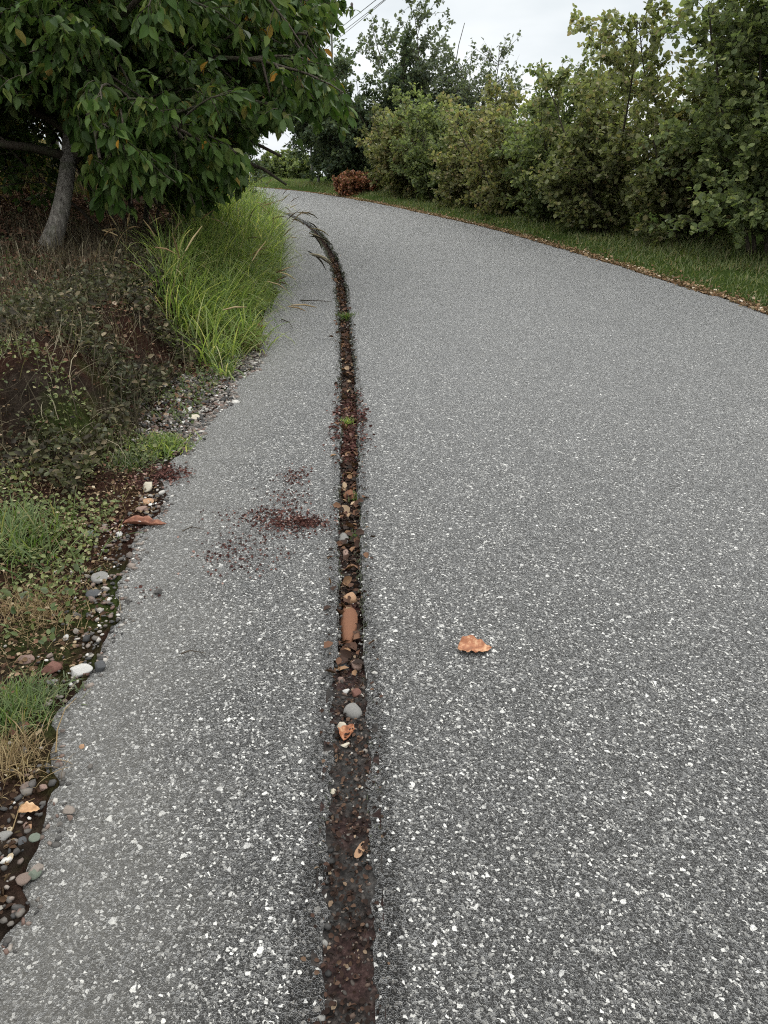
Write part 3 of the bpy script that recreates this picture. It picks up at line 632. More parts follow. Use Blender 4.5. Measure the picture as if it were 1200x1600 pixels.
tuft('weed_plant', 255, 700, 800, .10, .06, M_grass, 'low yellow-green weed beside the dark red litter', 'bank', 'weed', wd=.007, th=1.3)
tuft('weed_plant', 205, 725, 500, .09, .06, M_weed, 'pale green weed left of the yellow-green one', 'bank', 'weed', wd=.007, th=1.3)
tuft('weed_plant', 75, 1085, 300, .06, .035, M_weed, 'small mossy weed in front of the reddish brown stone', 'bank', 'weed', wd=.005, th=1.3)
def stalk(name, pxs, r, m, label, cat, lift=.02):
    pts = np.array([at(px, py) + np.array([0, 0, max(0, float(gh(*at(px, py)[:2]))) + lift * math.sin(PI * i / (len(pxs) - 1)) + .006]) for i, (px, py) in enumerate(pxs)])
    t = np.linspace(0, len(pts) - 1, 16); P = np.stack([np.interp(t, np.arange(len(pts)), pts[:, k]) for k in range(3)], -1)[None]
    v, f = tubes(P, np.linspace(r, r * .4, 16)[None], 6); return tag(mk(name, v, [f], m, None, True), label, cat)
stalk('straw', [(88, 1178), (92, 1150), (104, 1118), (120, 1093)], .0022, M_straw, 'long pale straw lying across the soil at left', 'straw')
stalk('straw', [(20, 1300), (35, 1270), (55, 1250)], .0016, M_straw, 'short straw over the pebbles by the tan leaf', 'straw')
stalk('plant_stalk', [(95, 850), (112, 868), (122, 890), (128, 905)], .006, M_weed, 'bent yellow-green plant stalk arching onto the asphalt', 'stalk', .03)
stalk('dead_blade', [(28, 962), (50, 958), (70, 955)], .004, M_straw, 'short flat dead blade on soil by the lone stone', 'blade')
stalk('twig', [(470, 470), (495, 474), (518, 472)], .006, M_twig, 'thin dark twig reaching the groove across the strip', 'twig', .02)
stalk('twig', [(440, 500), (452, 508), (458, 515)], .005, M_twig, 'small dark twig on the strip by the bark', 'twig', .02)
stalk('twig', [(283, 1024), (298, 1021), (322, 1023)], .003, M_twig, 'black twig fragment on the asphalt left of the groove', 'twig', .006)
stalk('twig', [(285, 832), (300, 827), (318, 829)], .003, M_twig, 'slim twig on the asphalt right of the curled bark', 'twig', .006)

# ------------------------------------------------------------------ bank vegetation (stuff)
# tall grass along the left edge
nt_ = 520; Yt = 4.95 + rng.random(nt_) ** 1.25 * 15; dt = rng.random(nt_) ** .9 * (.44 + .042 * Yt) + .04
kt_ = rng.random(nt_) < sm(4.75, 5.7, Yt - dt * .9 + (vnoise(Lf(Yt) - dt, Yt, 3, 73) - .5)) * (vnoise(Lf(Yt) - dt, Yt, 2.2, 71) + .45); Yt, dt = Yt[kt_], dt[kt_]
szt = rng.uniform(.55, 1.35, len(Yt)); cnt = (rng.uniform(25, 75, len(Yt)) * szt).astype(int); ti = np.repeat(np.arange(len(Yt)), cnt); n = len(ti)
ox, oy = rng.normal(0, .05, n) * szt[ti], rng.normal(0, .06, n) * szt[ti]
d = dt[ti] - ox; Y = Yt[ti] + oy; X = Lf(Y) - d; ba = np.arctan2(oy, ox)
B = np.stack([X, Y, gh(X, Y) - .01], -1); az = np.where(rng.random(n) < .55, ba + rng.normal(0, .5, n), rng.normal(-.5, .9, n))
ln = szt[ti] * rng.uniform(.25, .66, n) * (.72 + .6 * vnoise(X, Y, 1.2, 72)) * (.7 + .3 * sm(0, .35, d)) * (.75 + .25 * sm(5, 8, Y))
v, f, Pt = blades(B, az, ln, rng.uniform(0, .6, n), rng.uniform(.3, 2.3, n), rng.uniform(.005, .014, n), 7)
tag(mk('tall_grass', v, [f], M_grass), 'tall bright green grass leaning over the left edge', kind='stuff')
# seed heads
n = 110; Y = 5.2 + rng.random(n) * 11; d = rng.uniform(.02, 1.1, n); X = Lf(Y) - d; B = np.stack([X, Y, gh(X, Y)], -1); az = rng.normal(-.3, 1.0, n)
v, f, Pt = blades(B, az, rng.uniform(.45, .85, n), rng.uniform(.05, .5, n), rng.uniform(.5, 1.9, n), np.full(n, .003), 8)
acc = Acc(); acc.add(v, f)
hp = Pt[:, 6:9]; vv, ff = tubes(hp, np.stack([np.full(n, .004), np.full(n, .0065), np.full(n, .002)], 1), 5); acc.add(vv, ff)
tag(acc.build('seed_heads', M_straw), 'arching seed heads standing above the tall grass', kind='stuff')
# a few dark seed stalks hanging out over the path
n = 11; Y = rng.uniform(8.0, 13.5, n); X = Lf(Y) - .05; B = np.stack([X, Y, gh(X, Y)], -1)
v, f, Pt = blades(B, rng.normal(-.25, .35, n), rng.uniform(.7, 1.0, n), rng.uniform(.3, .6, n), rng.uniform(1.5, 2.3, n), np.full(n, .010), 9)
acc = Acc(); acc.add(v, f); hp = Pt[:, 6:10]; vv, ff = tubes(hp, np.stack([np.full(n, .005), np.full(n, .011), np.full(n, .010), np.full(n, .003)], 1), 5); acc.add(vv, ff)
tag(acc.build('seed_heads', M_dry), 'dark drooping seed heads reaching over the asphalt strip', kind='stuff')
# dead weeds and stems on the bank
n = 30000; Y = 2.9 + rng.random(n) ** 1.1 * 6.5; d = .22 + .15 * np.exp(-((Y - 4.6) / .6) ** 2) + rng.random(n) * 2.6; X = Lf(Y) - d
dn = sm(3.3, 4.2, Y + .5 * d) * (1 - sm(1.5, 2.9, d) * .6) * (.35 + vnoise(X, Y, 2.0, 81)); k_ = rng.random(n) < dn; X, Y, d = X[k_], Y[k_], d[k_]; n = len(X)
v, f, _ = blades(np.stack([X, Y, gh(X, Y) - .01], -1), rng.uniform(0, 2 * PI, n), rng.gamma(5, .034, n), rng.uniform(0, 1.3, n), rng.normal(.3, 1.3, n), rng.uniform(.0018, .0045, n), 5)
tag(mk('dead_weeds', v, [f], M_dry), 'tangle of dead brown weeds on the dark bank', kind='stuff')
# small leaves among them
n = 20000; Y = 2.0 + rng.random(n) * 6.5; d = .05 + rng.random(n) * 2.6; X = Lf(Y) - d
pt_ = vnoise(X, Y, 1.7, 91) + .4 * vnoise(X, Y, 6, 92); k_ = (pt_ + .3 * rng.random(n) > .98); X, Y = X[k_], Y[k_]; n = len(X)
D = np.stack([rng.normal(0, 1, n), rng.normal(0, 1, n), rng.uniform(-.1, 1.0, n)], -1); Xa, Ya, Za = frames(D, 1, .6)
tv, tf = leaf_lo(.65, .12); v, f = inst(tv, tf, np.stack([X, Y, gh(X, Y) + rng.uniform(.0, .09, n)], -1), Xa, Ya, Za, rng.uniform(.012, .034, n))
tag(mk('ground_weeds', v, f, M_weed), 'low green weeds and moss growing in patches over the bank', kind='stuff')
n = 7000; Y = 2.4 + rng.random(n) * 5.5; d = .1 + rng.random(n) * 2.2; X = Lf(Y) - d
pt_ = vnoise(X, Y, 1.7, 91); k_ = pt_ > .66; X, Y = X[k_], Y[k_]; n = len(X)
v, f, _ = blades(np.stack([X, Y, gh(X, Y) - .01], -1), rng.uniform(0, 2 * PI, n), rng.uniform(.05, .16, n), rng.uniform(0, .9, n), rng.uniform(.1, 1.4, n), rng.uniform(.0025, .005, n), 4)
tag(mk('bank_grass', v, [f], M_turf), 'short green grass in patches on the bank', kind='stuff')
# leaf litter under the tree
n = 60000; Y = 1.0 + rng.random(n) ** .9 * 11; d = .08 + rng.random(n) ** .8 * 4.8; X = Lf(Y) - d
k_ = rng.random(n) < .55 + .6 * sm(.35, .65, vnoise(X, Y, 1.5, 95)); X, Y, d = X[k_], Y[k_], d[k_]; n = len(X)
# dark broad-leaved weeds matted on the face of the bank
nn_ = 17000; Yw = 3.1 + rng.random(nn_) * 5.5; dw = .34 + rng.random(nn_) ** 1.2 * .85; Xw = Lf(Yw) - dw
kk = (vnoise(Xw, Yw, 3, 83) + .3 * rng.random(nn_) > .45) & (rng.random(nn_) < 1.15 - sm(5.2, 7, Yw)); Xw, Yw = Xw[kk], Yw[kk]; nn_ = len(Xw)
Dw = np.stack([rng.normal(.3, 1, nn_), rng.normal(-.3, 1, nn_), rng.uniform(-.6, .9, nn_)], -1); Xa, Ya, Za = frames(Dw, 1, .8); tv, tf = leaf_lo(.55, .15)
v, f = inst(tv, tf, np.stack([Xw, Yw, gh(Xw, Yw) + rng.uniform(.0, .16, nn_)], -1), Xa, Ya, Za, rng.uniform(.015, .05, nn_))
tag(mk('bank_weeds', v, f, leaf_mat('bank_weed', [(0, (.015, .012, .008)), (.4, (.04, .034, .02)), (.7, (.06, .065, .028)), (.9, (.13, .10, .06)), (1, (.28, .23, .15))], .15, .7, .2)), 'dark matted weeds on the steep face of the bank', kind='stuff')
nb_ = 7000; Yb = 2.3 + rng.random(nb_) * 1.6; Xb = Lf(Yb) - .12 - rng.random(nb_) * 1.1; kb = vnoise(Xb, Yb, 4, 85) + .3 * rng.random(nb_) > .5; Xb, Yb = Xb[kb], Yb[kb]; nb_ = len(Xb)
Db = np.stack([rng.normal(0, 1, nb_), rng.normal(0, 1, nb_), rng.uniform(-.1, .9, nb_)], -1); Xa, Ya, Za = frames(Db, 1, .6); tv, tf = leaf_lo(.6, .12)
v, f = inst(tv, tf, np.stack([Xb, Yb, gh(Xb, Yb) + rng.uniform(.0, .06, nb_)], -1), Xa, Ya, Za, rng.uniform(.010, .028, nb_))
tag(mk('ground_weeds', v, f, leaf_mat('light_weed', [(0, (.05, .07, .02)), (.5, (.12, .15, .05)), (.85, (.2, .22, .085)), (1, (.32, .29, .16))], .3)), 'yellow-green creeping weeds at the foot of the bank', kind='stuff')
crumbs('leaf_litter', X, Y, lambda X, Y: gh(X, Y) + rng.uniform(0, .035, len(X)), rng.uniform(.014, .055, n) * (.4 + .6 * sm(3, 6, Y)), leaf_mat('bank_litter', [(0, (.045, .022, .016)), (.4, (.12, .062, .042)), (.7, (.20, .115, .075)), (.92, (.29, .2, .135)), (1, (.45, .36, .27))], .1, .9, .08, back=(.12, .08, .06)), 'reddish brown fallen leaves covering the soil under the tree', .35)
n = 9000; Y = .95 + rng.random(n) * 2.6; d = .03 + rng.random(n) * .9; X = Lf(Y) + edge_wob(Y) - d
crumbs('soil_litter', X, Y, lambda X, Y: gh(X, Y) + rng.uniform(0, .008, len(X)), rng.uniform(.005, .022, n), leaf_mat('soil_litter', [(0, (.02, .012, .009)), (.4, (.06, .035, .022)), (.7, (.13, .085, .05)), (.92, (.24, .18, .11)), (1, (.5, .42, .3))], .1, .9, .08, back=(.12, .09, .06)), 'dry brown litter and bark bits on the soil nearest the camera', .3)
n = 3200; Y = .95 + rng.random(n) * 2.6; d = .06 + rng.random(n) * .9; X = Lf(Y) + edge_wob(Y) - d; k_ = vnoise(X, Y, 5, 97) > .5; X, Y = X[k_], Y[k_]; n = len(X)
v, f, _ = blades(np.stack([X, Y, gh(X, Y) - .003], -1), rng.uniform(0, 2 * PI, n), rng.uniform(.02, .09, n), rng.uniform(.5, 1.4, n), rng.normal(.3, .8, n), rng.uniform(.0012, .0025, n), 4)
tag(mk('dry_grass', v, [f], M_straw), 'flattened dry grass on the soil along the left edge', kind='stuff')
# dry grass of the slope behind
n = 16000; Y = 7 + rng.random(n) * 17; X = -4.2 - rng.random(n) * 14; k_ = X < Lf(Y) - 2.6; X, Y = X[k_], Y[k_]; n = len(X)
v, f, _ = blades(np.stack([X, Y, gh(X, Y) - .02], -1), rng.uniform(0, 2 * PI, n), rng.uniform(.15, .42, n), rng.uniform(0, .7, n), rng.uniform(.2, 1.5, n), rng.uniform(.007, .014, n), 4)
tag(mk('slope_grass', v, [f], leaf_mat('slope_grass', [(0, (.12, .13, .04)), (.5, (.25, .20, .07)), (1, (.42, .30, .14))], .3, .8, .15)), 'yellow-brown grass on the slope behind the trunk', kind='stuff')
# right verge turf
n = 52000; Y = 5.5 + rng.random(n) ** 1.1 * 22; e = .03 + rng.random(n) ** .9 * 2.4; X = Rf(Y) + e
dn = sm(.02, .4, e + .25 * (vnoise(X, Y, 2.5, 101) - .5)) * sm(.1, .75, vnoise(X, Y, 1.4, 102) + .25 * vnoise(X, Y, 6, 103)) ; k_ = rng.random(n) < dn; X, Y, e = X[k_], Y[k_], e[k_]; n = len(X)
v, f, _ = blades(np.stack([X, Y, gh(X, Y) - .01], -1), rng.uniform(0, 2 * PI, n), rng.uniform(.04, .13, n) * (1 + .5 * sm(.8, 1.6, e)), rng.uniform(0, .8, n), rng.uniform(.1, 1.3, n), rng.uniform(.005, .010, n), 3)
tag(mk('verge_grass', v, [f], leaf_mat('verge_blade', [(0, (.08, .12, .035)), (.45, (.145, .195, .058)), (.75, (.23, .26, .095)), (.92, (.27, .22, .11)), (1, (.4, .32, .2))], .35, .6, .15)), 'short green grass of the verge below the hedge', kind='stuff')
n = 5200; Y = 5.5 + rng.random(n) ** 1.2 * 17; e = rng.gamma(2, .06, n) - .04; X = Rf(Y) + edge_wob(Y + 50, .8) + e
crumbs('verge_litter', X, Y, lambda X, Y: np.maximum(gh(X, Y), onpath(X, Y)) + rng.uniform(0, .02, len(X)), rng.uniform(.015, .045, n), M_straw if False else leaf_mat('verge_litter', [(0, (.10, .06, .035)), (.5, (.24, .15, .085)), (.9, (.40, .28, .17)), (1, (.6, .52, .42))], .1, .85, .15), 'tan and rust leaf litter along the right edge of the path')

# ------------------------------------------------------------------ woody plants
def poly_start(base, dirs, L, m, trop, wob):
    """integrate m points from base (n,3) along dirs with tropism (vector z) and wobble"""
    n = len(base); P = np.empty((n, m, 3)); P[:, 0] = base; D = nrm(dirs); step = (L / (m - 1))[:, None]
    for i in range(1, m):
        D = nrm(D + np.array([0, 0, 1.0]) * trop / (m - 1) + rng.normal(0, wob, D.shape)); P[:, i] = P[:, i - 1] + D * step
    return P
def children(P, L, nc, ratio, ang, trop, wob, m=5, t0=.25, t1=1.0, lmin=.5, taper=.5):
    n, mp_, _ = P.shape; t = rng.uniform(t0, t1, (n, nc)); x = t * (mp_ - 1); i = np.clip(x.astype(int), 0, mp_ - 2); fr = (x - i)[..., None]
    ii = np.arange(n)[:, None]; A = P[ii, i]; Bq = P[ii, i + 1]; base = (A * (1 - fr) + Bq * fr).reshape(-1, 3); T = nrm((Bq - A).reshape(-1, 3))
    Q = nrm(np.cross(T, rng.normal(0, 1, T.shape))); a = rng.normal(ang, .2, len(T))[:, None]
    D = T * np.cos(a) + Q * np.sin(a); Lc = (L[:, None] * ratio * rng.uniform(lmin, 1.1, (n, nc)) * (1 - taper * t)).reshape(-1)
    return poly_start(base, D, Lc, m, trop, wob), Lc
def leaf_on(P, L, per_m, size, tpl, spread=1.0, droop=.2, t0=.1, up=1.0, cluster=1):
    n, m, _ = P.shape; cnt = np.maximum(1, rng.poisson(np.maximum(L, .02) * per_m)); idx = np.repeat(np.arange(n), cnt); k = len(idx)
    t = t0 + (1 - t0) * rng.random(k); x = t * (m - 1); i = np.clip(x.astype(int), 0, m - 2); fr = (x - i)[:, None]
    p = P[idx, i] * (1 - fr) + P[idx, i + 1] * fr; T = nrm(P[idx, i + 1] - P[idx, i])
    D = nrm(T * .5 + spread * nrm(rng.normal(0, 1, T.shape)) - np.array([0, 0, droop])); p = p + D * .012
    X, Y, Zb = frames(D, up, .55); return p, X, Y, Zb, rng.uniform(size * .6, size * 1.2, k)
def build_plant(name, base, label, cat, spec, lm, bm_, group=None, parts=('stems', 'crown'), filt=None):
    root = empty(name, tuple(base)); tag(root, label, cat, group); b = np.array(base)
    levels = [(spec['P0'], spec['L0'], spec['r0'])]; acc = Acc(); P, L, R0 = spec['P0'], spec['L0'], spec['r0']
    v, f = tubes(P, R0[:, None] * np.linspace(1, .35, P.shape[1])[None], spec.get('sides', 7)); acc.add(v - b, f)
    r = R0 * .5
    for c in spec['kids']:
        P, L = children(P, L, *c['a'], **c.get('k', {}))
        if filt is not None:
            kp = filt(P[:, -1]) & filt(P[:, P.shape[1] // 2]); P, L = P[kp], L[kp]
        rr = np.full(len(P), c['r']); v, f = tubes(P, rr[:, None] * np.linspace(1, .4, P.shape[1])[None], c.get('s', 4)); acc.add(v - b, f); levels.append((P, L, rr))
    o = acc.build(parts[0], bm_, root, True)
    la = Acc(); tpl = spec['tpl']
    for lv, per, sz in spec['leaves']:
        P, L, _ = levels[lv]; p, X, Y, Zb, s = leaf_on(P, L, per, sz, tpl, spec.get('spread', 1), spec.get('droop', .2), up=spec.get('up', 1.0))
        if filt is not None:
            kp = filt(p); p, X, Y, Zb, s = p[kp], X[kp], Y[kp], Zb[kp], s[kp]
        v, f = inst(tpl[0], tpl[1], p, X, Y, Zb, s); la.add(v - b, *f)
    la.build(parts[1], lm, root); return root
def shrub(x, y, H, W, label, lm, n0=12, per=26, sz=.085, tpl=None, name='hedge_shrub', cat='shrub', group=None, z=None, bm_=None, up=.9, kids=None, droop=.15, lean=(0, 0)):
    z0 = float(gh(x, y)) - .03 if z is None else z
    a = rng.uniform(0, 2 * PI, n0); rr = rng.random(n0) ** .6
    base = np.stack([x + np.cos(a) * rr * .18 * W, y + np.sin(a) * rr * .18 * W, np.full(n0, z0)], -1)
    out_ = rr * W / H * 1.15
    D = np.stack([np.cos(a) * out_ + lean[0], np.sin(a) * out_ + lean[1], np.ones(n0)], -1); L = H * (1.02 - .3 * rr ** 2) * np.where(rng.random(n0) < .28, rng.uniform(1.0, 1.38, n0), rng.uniform(.55, .98, n0))
    P = poly_start(base, D, L, 9, .3, .09)
    spec = dict(P0=P, L0=L, r0=np.full(n0, .006 * H + .006), tpl=tpl or leaf_lo(.75, .1), leaves=[(1, per * .35, sz), (2, per, sz)], up=up, droop=droop,
                kids=kids or [dict(a=(24, .44, .95, .15, .08, 5), r=.005, k=dict(t0=.02, taper=.5)), dict(a=(7, .48, .75, .0, .12, 4), r=.0028, s=3, k=dict(t0=.12, taper=.3, lmin=.5))])
    return build_plant(name, (x, y, z0), label, cat, spec, lm, bm_ or M_twig, group)
G1 = 'shrubs of the hedge on the right'
HS = leaf_lo(.82, .10, .3, .68, .85)
shrub(6.0, 9.0, 4.7, 1.5, 'tall shrub at the right picture edge with the largest leaves', M_hazel[1], 15, 44, .088, HS, group=G1)
shrub(4.95, 10.2, 4.0, 1.6, 'tall yellow-green shrub that runs past the top right corner', M_hazel[1], 16, 46, .080, HS, group=G1)
shrub(4.5, 11.8, 2.5, 1.5, 'broad olive shrub over the dark hollow in the hedge', M_hazel[0], 14, 46, .075, HS, group=G1)
shrub(3.5, 12.9, 2.6, 1.4, 'shrub with tall leafy shoots against the sky, right of middle', M_hazel[0], 14, 44, .072, HS, group=G1)
shrub(3.0, 14.4, 1.95, 1.4, 'low dark green shrub between two taller hedge shrubs', M_hazel[1], 14, 46, .072, HS, group=G1)
shrub(2.5, 15.8, 2.0, 1.4, 'olive-brown shrub with one thin shoot above it', M_hazel[2], 14, 46, .072, HS, group=G1)
shrub(1.95, 17.3, 1.95, 1.4, 'pale brownish shrub spreading down onto the verge', M_hazel[2], 13, 46, .074, HS, group=G1)
shrub(1.35, 19.0, 1.95, 1.4, 'dark green shrub in the middle of the hedge', M_hazel[1], 13, 46, .076, HS, group=G1)
shrub(.75, 20.6, 2.0, 1.4, 'yellowish shrub behind the bend of the path', M_hazel[2], 13, 40, .09, HS, group=G1)
shrub(.25, 22.2, 1.75, 1.3, 'low yellow-green shrub beside the rust red bush', M_hazel[0], 12, 42, .09, HS, group=G1)
# second row, fills the hedge's depth
for (x, y, H, lab) in ((6.9, 11.5, 3.3, 'green shrub filling the depth behind the tall corner shrubs'), (5.6, 14.2, 2.2, 'green shrub behind the low dark green shrub'),
                       (4.3, 17.6, 2.1, 'green shrub behind the olive-brown shrub'), (2.9, 21.2, 2.1, 'green shrub behind the dark shrub of the hedge middle')):
    shrub(x, y, H, 1.7, lab, M_hazel[1], 12, 24, .105, HS, group='shrubs of the second hedge row')
shrub(-.85, 21.6, .62, .8, 'small rust red bush at the far bend of the path', M_rust, 16, 60, .06, HS, 'rust_bush', 'bush')
# trees behind the hedge
def tree(x, y, H, W, trunk_r, label, lm, z=None, per=20, sz=.09, n1=12, tz=.35, bm_=None, low=.25, kids=None, name='tree'):
    z0 = float(gh(x, y)) - .05 if z is None else z
    P = poly_start(np.array([[x, y, z0]]), np.array([[.02, 0, 1.0]]), np.array([H * .9]), 10, .1, .05); root = empty(name, (x, y, z0)); tag(root, label, 'tree'); b = np.array((x, y, z0))
    v, f = tubes(P, trunk_r * np.linspace(1.1, .2, 10)[None], 9); mk('trunk', v - b, [f], bm_ or M_bark, root, True)
    L = np.array([H * .9]); acc = Acc()
    P1, L1 = children(P, L, n1, W / H * .95, 1.0, .45, .07, 7, t0=low, taper=.45, lmin=.7)
    P2, L2 = children(P1, L1, 9, .5, .8, .2, .1, 5, t0=.15, taper=.4); P3, L3 = children(P2, L2, 6, .5, .7, 0, .1, 4, t0=.15, taper=.3)
    for Pq, r, s in ((P1, .25 * trunk_r + .006, 5), (P2, .009, 4), (P3, .004, 3)): v, f = tubes(Pq, np.linspace(1, .4, Pq.shape[1])[None] * np.full((len(Pq), 1), r), s); acc.add(v - b, f)
    acc.build('branches', M_twig, root, True)
    tpl = leaf_lo(.7, .1); la = Acc()
    for Pq, Lq_, pr in ((P3, L3, per), (P2, L2, per * .4)):
        p, X, Y, Zb, s = leaf_on(Pq, Lq_, pr, sz, tpl); v, f = inst(tpl[0], tpl[1], p, X, Y, Zb, s); la.add(v - b, *f)
    la.build('crown', lm, root); return root
GT = leaf_lo(.7, .1)
kt = [dict(a=(26, .42, .95, .15, .08, 5), r=.008, k=dict(t0=.10, taper=.45)), dict(a=(8, .5, .75, .0, .12, 4), r=.004, s=3, k=dict(t0=.12, taper=.3, lmin=.5))]
def roundtree(x, y, H, W, label, lm, per, sz=.10): return shrub(x, y, H, W, label, lm, 16, per, sz, GT, 'tree', 'tree', kids=kt)
roundtree(1.2, 25.5, 3.4, 2.2, 'round grey-green tree rising highest behind the hedge', M_paleleaf, 30)
roundtree(3.0, 25.5, 2.9, 1.5, 'thin pale grey-green tree showing between hedge tops', M_paleleaf, 10)
roundtree(-.1, 24.8, 3.0, 2.1, 'dark green tree at the bend, left of the tallest', M_darkleaf, 44)
roundtree(-1.15, 25.0, 3.1, 1.8, 'dark tree overhanging the far bend with low branches', M_darkleaf, 44)
tree(-2.0, 25.6, 2.4, 1.5, .045, 'slender pale-stemmed tree standing at the far bend', M_darkleaf, n1=22, per=40, low=.42, bm_=M_palebark)
tree(-2.25, 26.2, 2.3, 1.3, .04, 'second pale-stemmed tree just left of its twin', M_darkleaf, n1=18, per=30, low=.42, bm_=M_palebark)
# far low hedge beyond the bend
for i, (x, y, H) in enumerate(((-3.0, 29.5, 1.1), (-4.5, 32, .9), (-6.2, 34, .7), (-8.3, 37, .8))):
    shrub(x, y, H, 1.6, ['low far bush right beside the pale stems', 'low far bush in the middle of the gap', 'low far bush at the left of the gap', 'low far bush almost hidden by the sapling'][i], M_hazel[1], 14, 40, .10, HS, 'far_bush', 'bush', group='bushes beyond the bend')
# sapling and shrub on the left bank
shrub(-2.75, 15.3, 1.75, .75, 'young sapling leaning out of the grass against the sky gap', M_darkleaf, 5, 26, .075, leaf_lo(.5, .1), 'sapling', 'sapling')
k2 = [dict(a=(13, .42, .8, .1, .08, 5), r=.007, k=dict(t0=.35, taper=.4)), dict(a=(6, .45, .7, -.1, .12, 4), r=.003, s=3, k=dict(t0=.15, taper=.3, lmin=.5))]
shrub(-2.8, 9.1, 2.3, 1.9, 'many-stemmed dark shrub behind the leaning trunk', M_cherry, 13, 34, .085, leaf_lo(.55, .1), 'dark_shrub', 'shrub', kids=k2)
shrub(-3.2, 12.0, 2.1, 1.2, 'dark shrub rising from the tall grass further up', M_cherry, 12, 34, .085, leaf_lo(.55, .1), 'dark_shrub', 'shrub', kids=k2)
shrub(-5.5, 11.6, 2.4, 2.4, 'dark shrub on the slope behind the leaning trunk at far left', M_cherry, 14, 34, .09, leaf_lo(.55, .1), 'dark_shrub', 'shrub')
# ---- the big tree on the left
def left_tree():
    base = np.array([-3.08, 7.3, float(gh(-3.08, 7.3)) - .08])
    root = empty('leaning_tree', tuple(base)); tag(root, 'large-leaved tree with a leaning grey trunk on the left bank', 'tree')
    top = ray(110, 20, 7.9); tt = np.linspace(0, 1, 22)[:, None]; midp = ray(112, 215, 7.15)
    P = base * (1 - tt) ** 2 + 2 * tt * (1 - tt) * (midp * 2 - .5 * (base + top)) + top * tt ** 2; P = P[None] + np.sin(tt * 9)[None] * .012
    rad = .080 + .022 * np.exp(-tt[:, 0] * 9) + .035 * np.exp(-tt[:, 0] * 30) - .03 * tt[:, 0]
    v, f = tubes(P, rad[None], 22); v = v + (vnoise(v[:, 0] * 3 + v[:, 1] * 2, v[:, 2] * .35, 14, 7)[:, None] - .5) * nrm(v - P[0].mean(0)) * .016
    mk('trunk', v - base, [f], M_bark, root, True)
    n0 = 32; tq = rng.uniform(.36, 1, n0); k = (tq * 21).astype(int).clip(0, 21); st = P[0, k]
    a = np.linspace(0, 2 * PI, n0, endpoint=False) + rng.normal(0, .25, n0)
    D = np.stack([np.cos(a), np.sin(a), rng.uniform(.25, 1.0, n0)], -1); L = rng.uniform(1.3, 3.5, n0)
    P0 = poly_start(st, D, L, 9, -.3, .07)
    ne = 12; st2 = P[0, rng.integers(9, 15, ne)]; a2 = rng.uniform(-1.3, .9, ne); D2 = np.stack([np.cos(a2), np.sin(a2), rng.uniform(.1, .5, ne)], -1); L2_ = rng.uniform(1.2, 2.5, ne)
    P0 = np.concatenate([P0, poly_start(st2, D2, L2_, 9, -.9, .08)]); L = np.concatenate([L, L2_]); n0 += ne
    nf = 15; st3 = P[0, rng.integers(13, 22, nf)]; a3 = rng.uniform(-.7, .7, nf); L3_ = rng.uniform(2.0, 2.8, nf)
    P0 = np.concatenate([P0, poly_start(st3, np.stack([np.cos(a3), np.sin(a3), rng.uniform(.1, .7, nf)], -1), L3_, 9, -.5, .07)]); L = np.concatenate([L, L3_])
    kz = (P0[:, -1, 2] > 1.0) & (P0[:, :, 0].max(1) < -.62); P0, L = P0[kz], L[kz]; n0 = len(P0)
    acc = Acc(); v, f = tubes(P0, .04 * np.linspace(1, .3, 9)[None] * np.ones((n0, 1)), 6); acc.add(v - base, f)
    P1, L1 = children(P0, L, 22, .46, .85, -.55, .08, 6, t0=.12, taper=.3)
    P2, L2 = children(P1, L1, 8, .5, .75, -.7, .1, 5, t0=.1, taper=.3)
    def flt(p):
        depth = p[:, 1] * CP - (p[:, 2] - CAM_H) * SP
        q = p[:, 0] / p[:, 1]
        k = .078 - .07 * sm(-.19, -.14, q) - .095 * sm(-.34, -.375, q)
        low = 1.5 - k * p[:, 1] + .12 * np.sin(p[:, 0] * 7 + p[:, 1] * 3)
        gap = vnoise(p[:, 0] * 1.0 + p[:, 1] * .35, p[:, 2], 3.2, 19) * .7 + vnoise(p[:, 0], p[:, 2] + p[:, 1] * .3, 8, 20) * .3 > .40 * sm(-2.3, -1.1, p[:, 0])
        return gap & (p[:, 2] > low) & (p[:, 0] < -.30 - .10 * (p[:, 2] - 1.5) + .2 * np.sin(p[:, 2] * 5)) & (p[:, 1] > 3.8)
    k1 = flt(P1[:, -1]) & flt(P1[:, 3]); P1, L1 = P1[k1], L1[k1]; k2_ = flt(P2[:, -1]); P2, L2 = P2[k2_], L2[k2_]
    for Pq, r, s in ((P1, .013, 5), (P2, .004, 3)): v, f = tubes(Pq, np.linspace(1, .35, Pq.shape[1])[None] * np.full((len(Pq), 1), r), s); acc.add(v - base, f)
    acc.build('branches', M_twig, root, True)
    tpl = leaf_tpl(.5, .07, .12); la = Acc()
    for Pq, Lq_, pr in ((P2, L2, 46), (P1, L1, 16)):
        p, X, Y, Zb, s = leaf_on(Pq, Lq_, pr, .108, tpl, .8, .75, up=.6); kp = flt(p); v, f = inst(tpl[0], tpl[1], p[kp], X[kp], Y[kp], Zb[kp], s[kp]); la.add(v - base, *f)
    la.build('crown', M_cherry, root); print('left tree leaves', la.n // 8)
left_tree()
tree(-5.6, 8.6, 4.6, 2.2, .09, 'dark tree on the slope left of the leaning trunk', M_cherry, n1=34, per=30, low=.3, sz=.11)
tree(-5.0, 12.8, 4.6, 2.4, .09, 'dark tree behind the leaning trunk, higher on the slope', M_cherry, n1=36, per=30, low=.12, sz=.11)
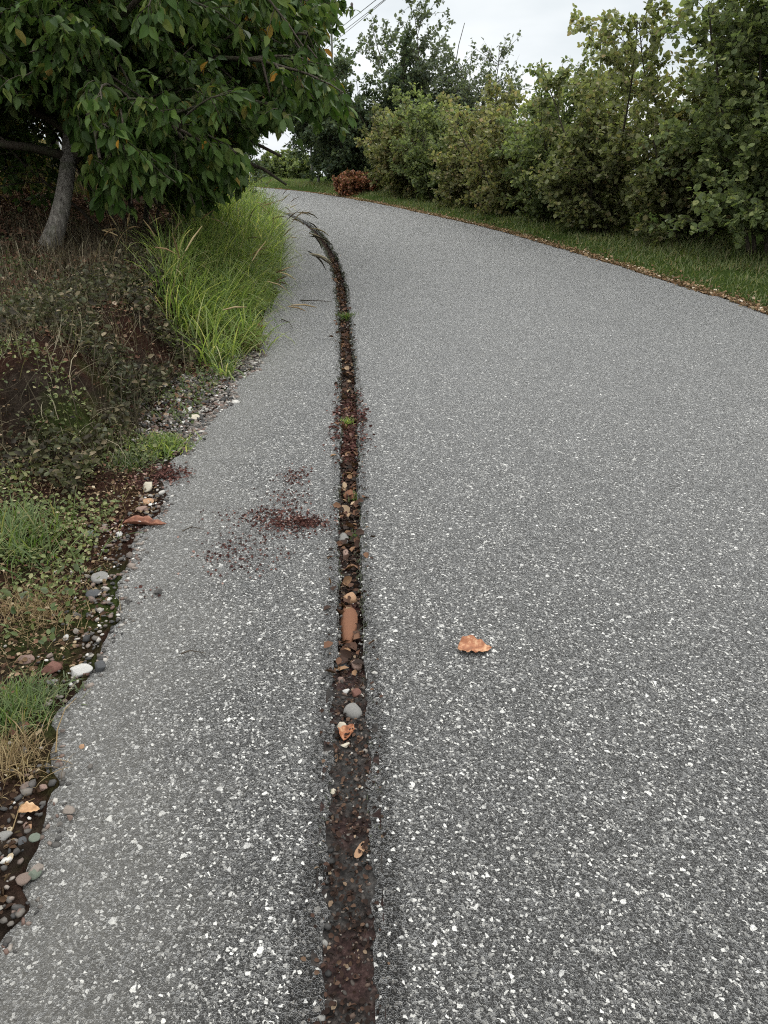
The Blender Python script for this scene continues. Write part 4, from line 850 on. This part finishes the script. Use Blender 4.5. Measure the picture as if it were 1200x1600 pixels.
tree(-3.6, 10.8, 4.4, 2.0, .07, 'dark tree between the leaning trunk and the sapling', M_cherry, n1=34, per=30, low=.15, sz=.1)
# ------------------------------------------------------------------ poles and wires
def utility_pole(x, y, H, label, az, arm_z):
    z0 = float(gh(x, y)) - .2; root = empty('utility_pole', (x, y, z0), az); tag(root, label, 'utility pole')
    P = np.array([[(0, 0, 0), (0, 0, H * .5), (0, 0, H)]]); v, f = tubes(P, np.array([[.055, .045, .04]]), 12); mk('pole', v, [f], M_wood, root, True)
    bx = lambda a, b2, r: tubes(np.array([[a, b2]], float), np.array([[r, r]]), 4)
    acc = Acc(); v, f = bx((-.95, 0, arm_z), (.95, 0, arm_z), .035); acc.add(v, f); acc.build('crossarm', M_wood, root)
    for s in (-1, 1):
        v, f = bx((0, .06, arm_z - .55), (s * .55, .06, arm_z - .03), .02); mk('brace', v, [f], M_wood, root)
        v, f = tubes(np.array([[(s * .82, 0, arm_z + .04), (s * .82, 0, arm_z + .08), (s * .82, 0, arm_z + .14), (s * .82, 0, arm_z + .22), (s * .82, 0, arm_z + .27)]]), np.array([[.02, .06, .045, .06, .02]]), 10); mk('insulator', v, [f], M_ceramic, root, True)
    return root
pz1 = ray(517, 16, 30)
utility_pole(pz1[0], pz1[1], 7.5, 'wooden utility pole with crossarm rising behind the tree tips', 0.1, pz1[2] - float(gh(pz1[0], pz1[1])) + .2)
pf = ray(492, 95, 60.0); gz = float(gh(pf[0], pf[1]))
utility_pole(pf[0], pf[1], pf[2] - gz + .6, 'far utility pole hidden low behind the trees', .5, pf[2] - gz + .1)
for i, (a, b2, lab) in enumerate((((490, 92), (628, -21), 'lower power line crossing the sky gap'), ((488, 86), (600, 0), 'middle power line crossing the sky gap'), ((486, 80), (572, 12), 'faint upper power line crossing the sky gap'))):
    A = ray(*a, 60.0 if i == 0 else 60 + i * .5); Bq = ray(*b2, 26.0)
    E = A + (Bq - A) * 1.72; t = np.linspace(0, 1, 40)[:, None]; P = A * (1 - t) + E * t; 
    v, f = tubes(P[None], np.full((1, 40), .011), 6); tag(mk('power_line', v, [f], M_cable, None, True), lab, 'power line')
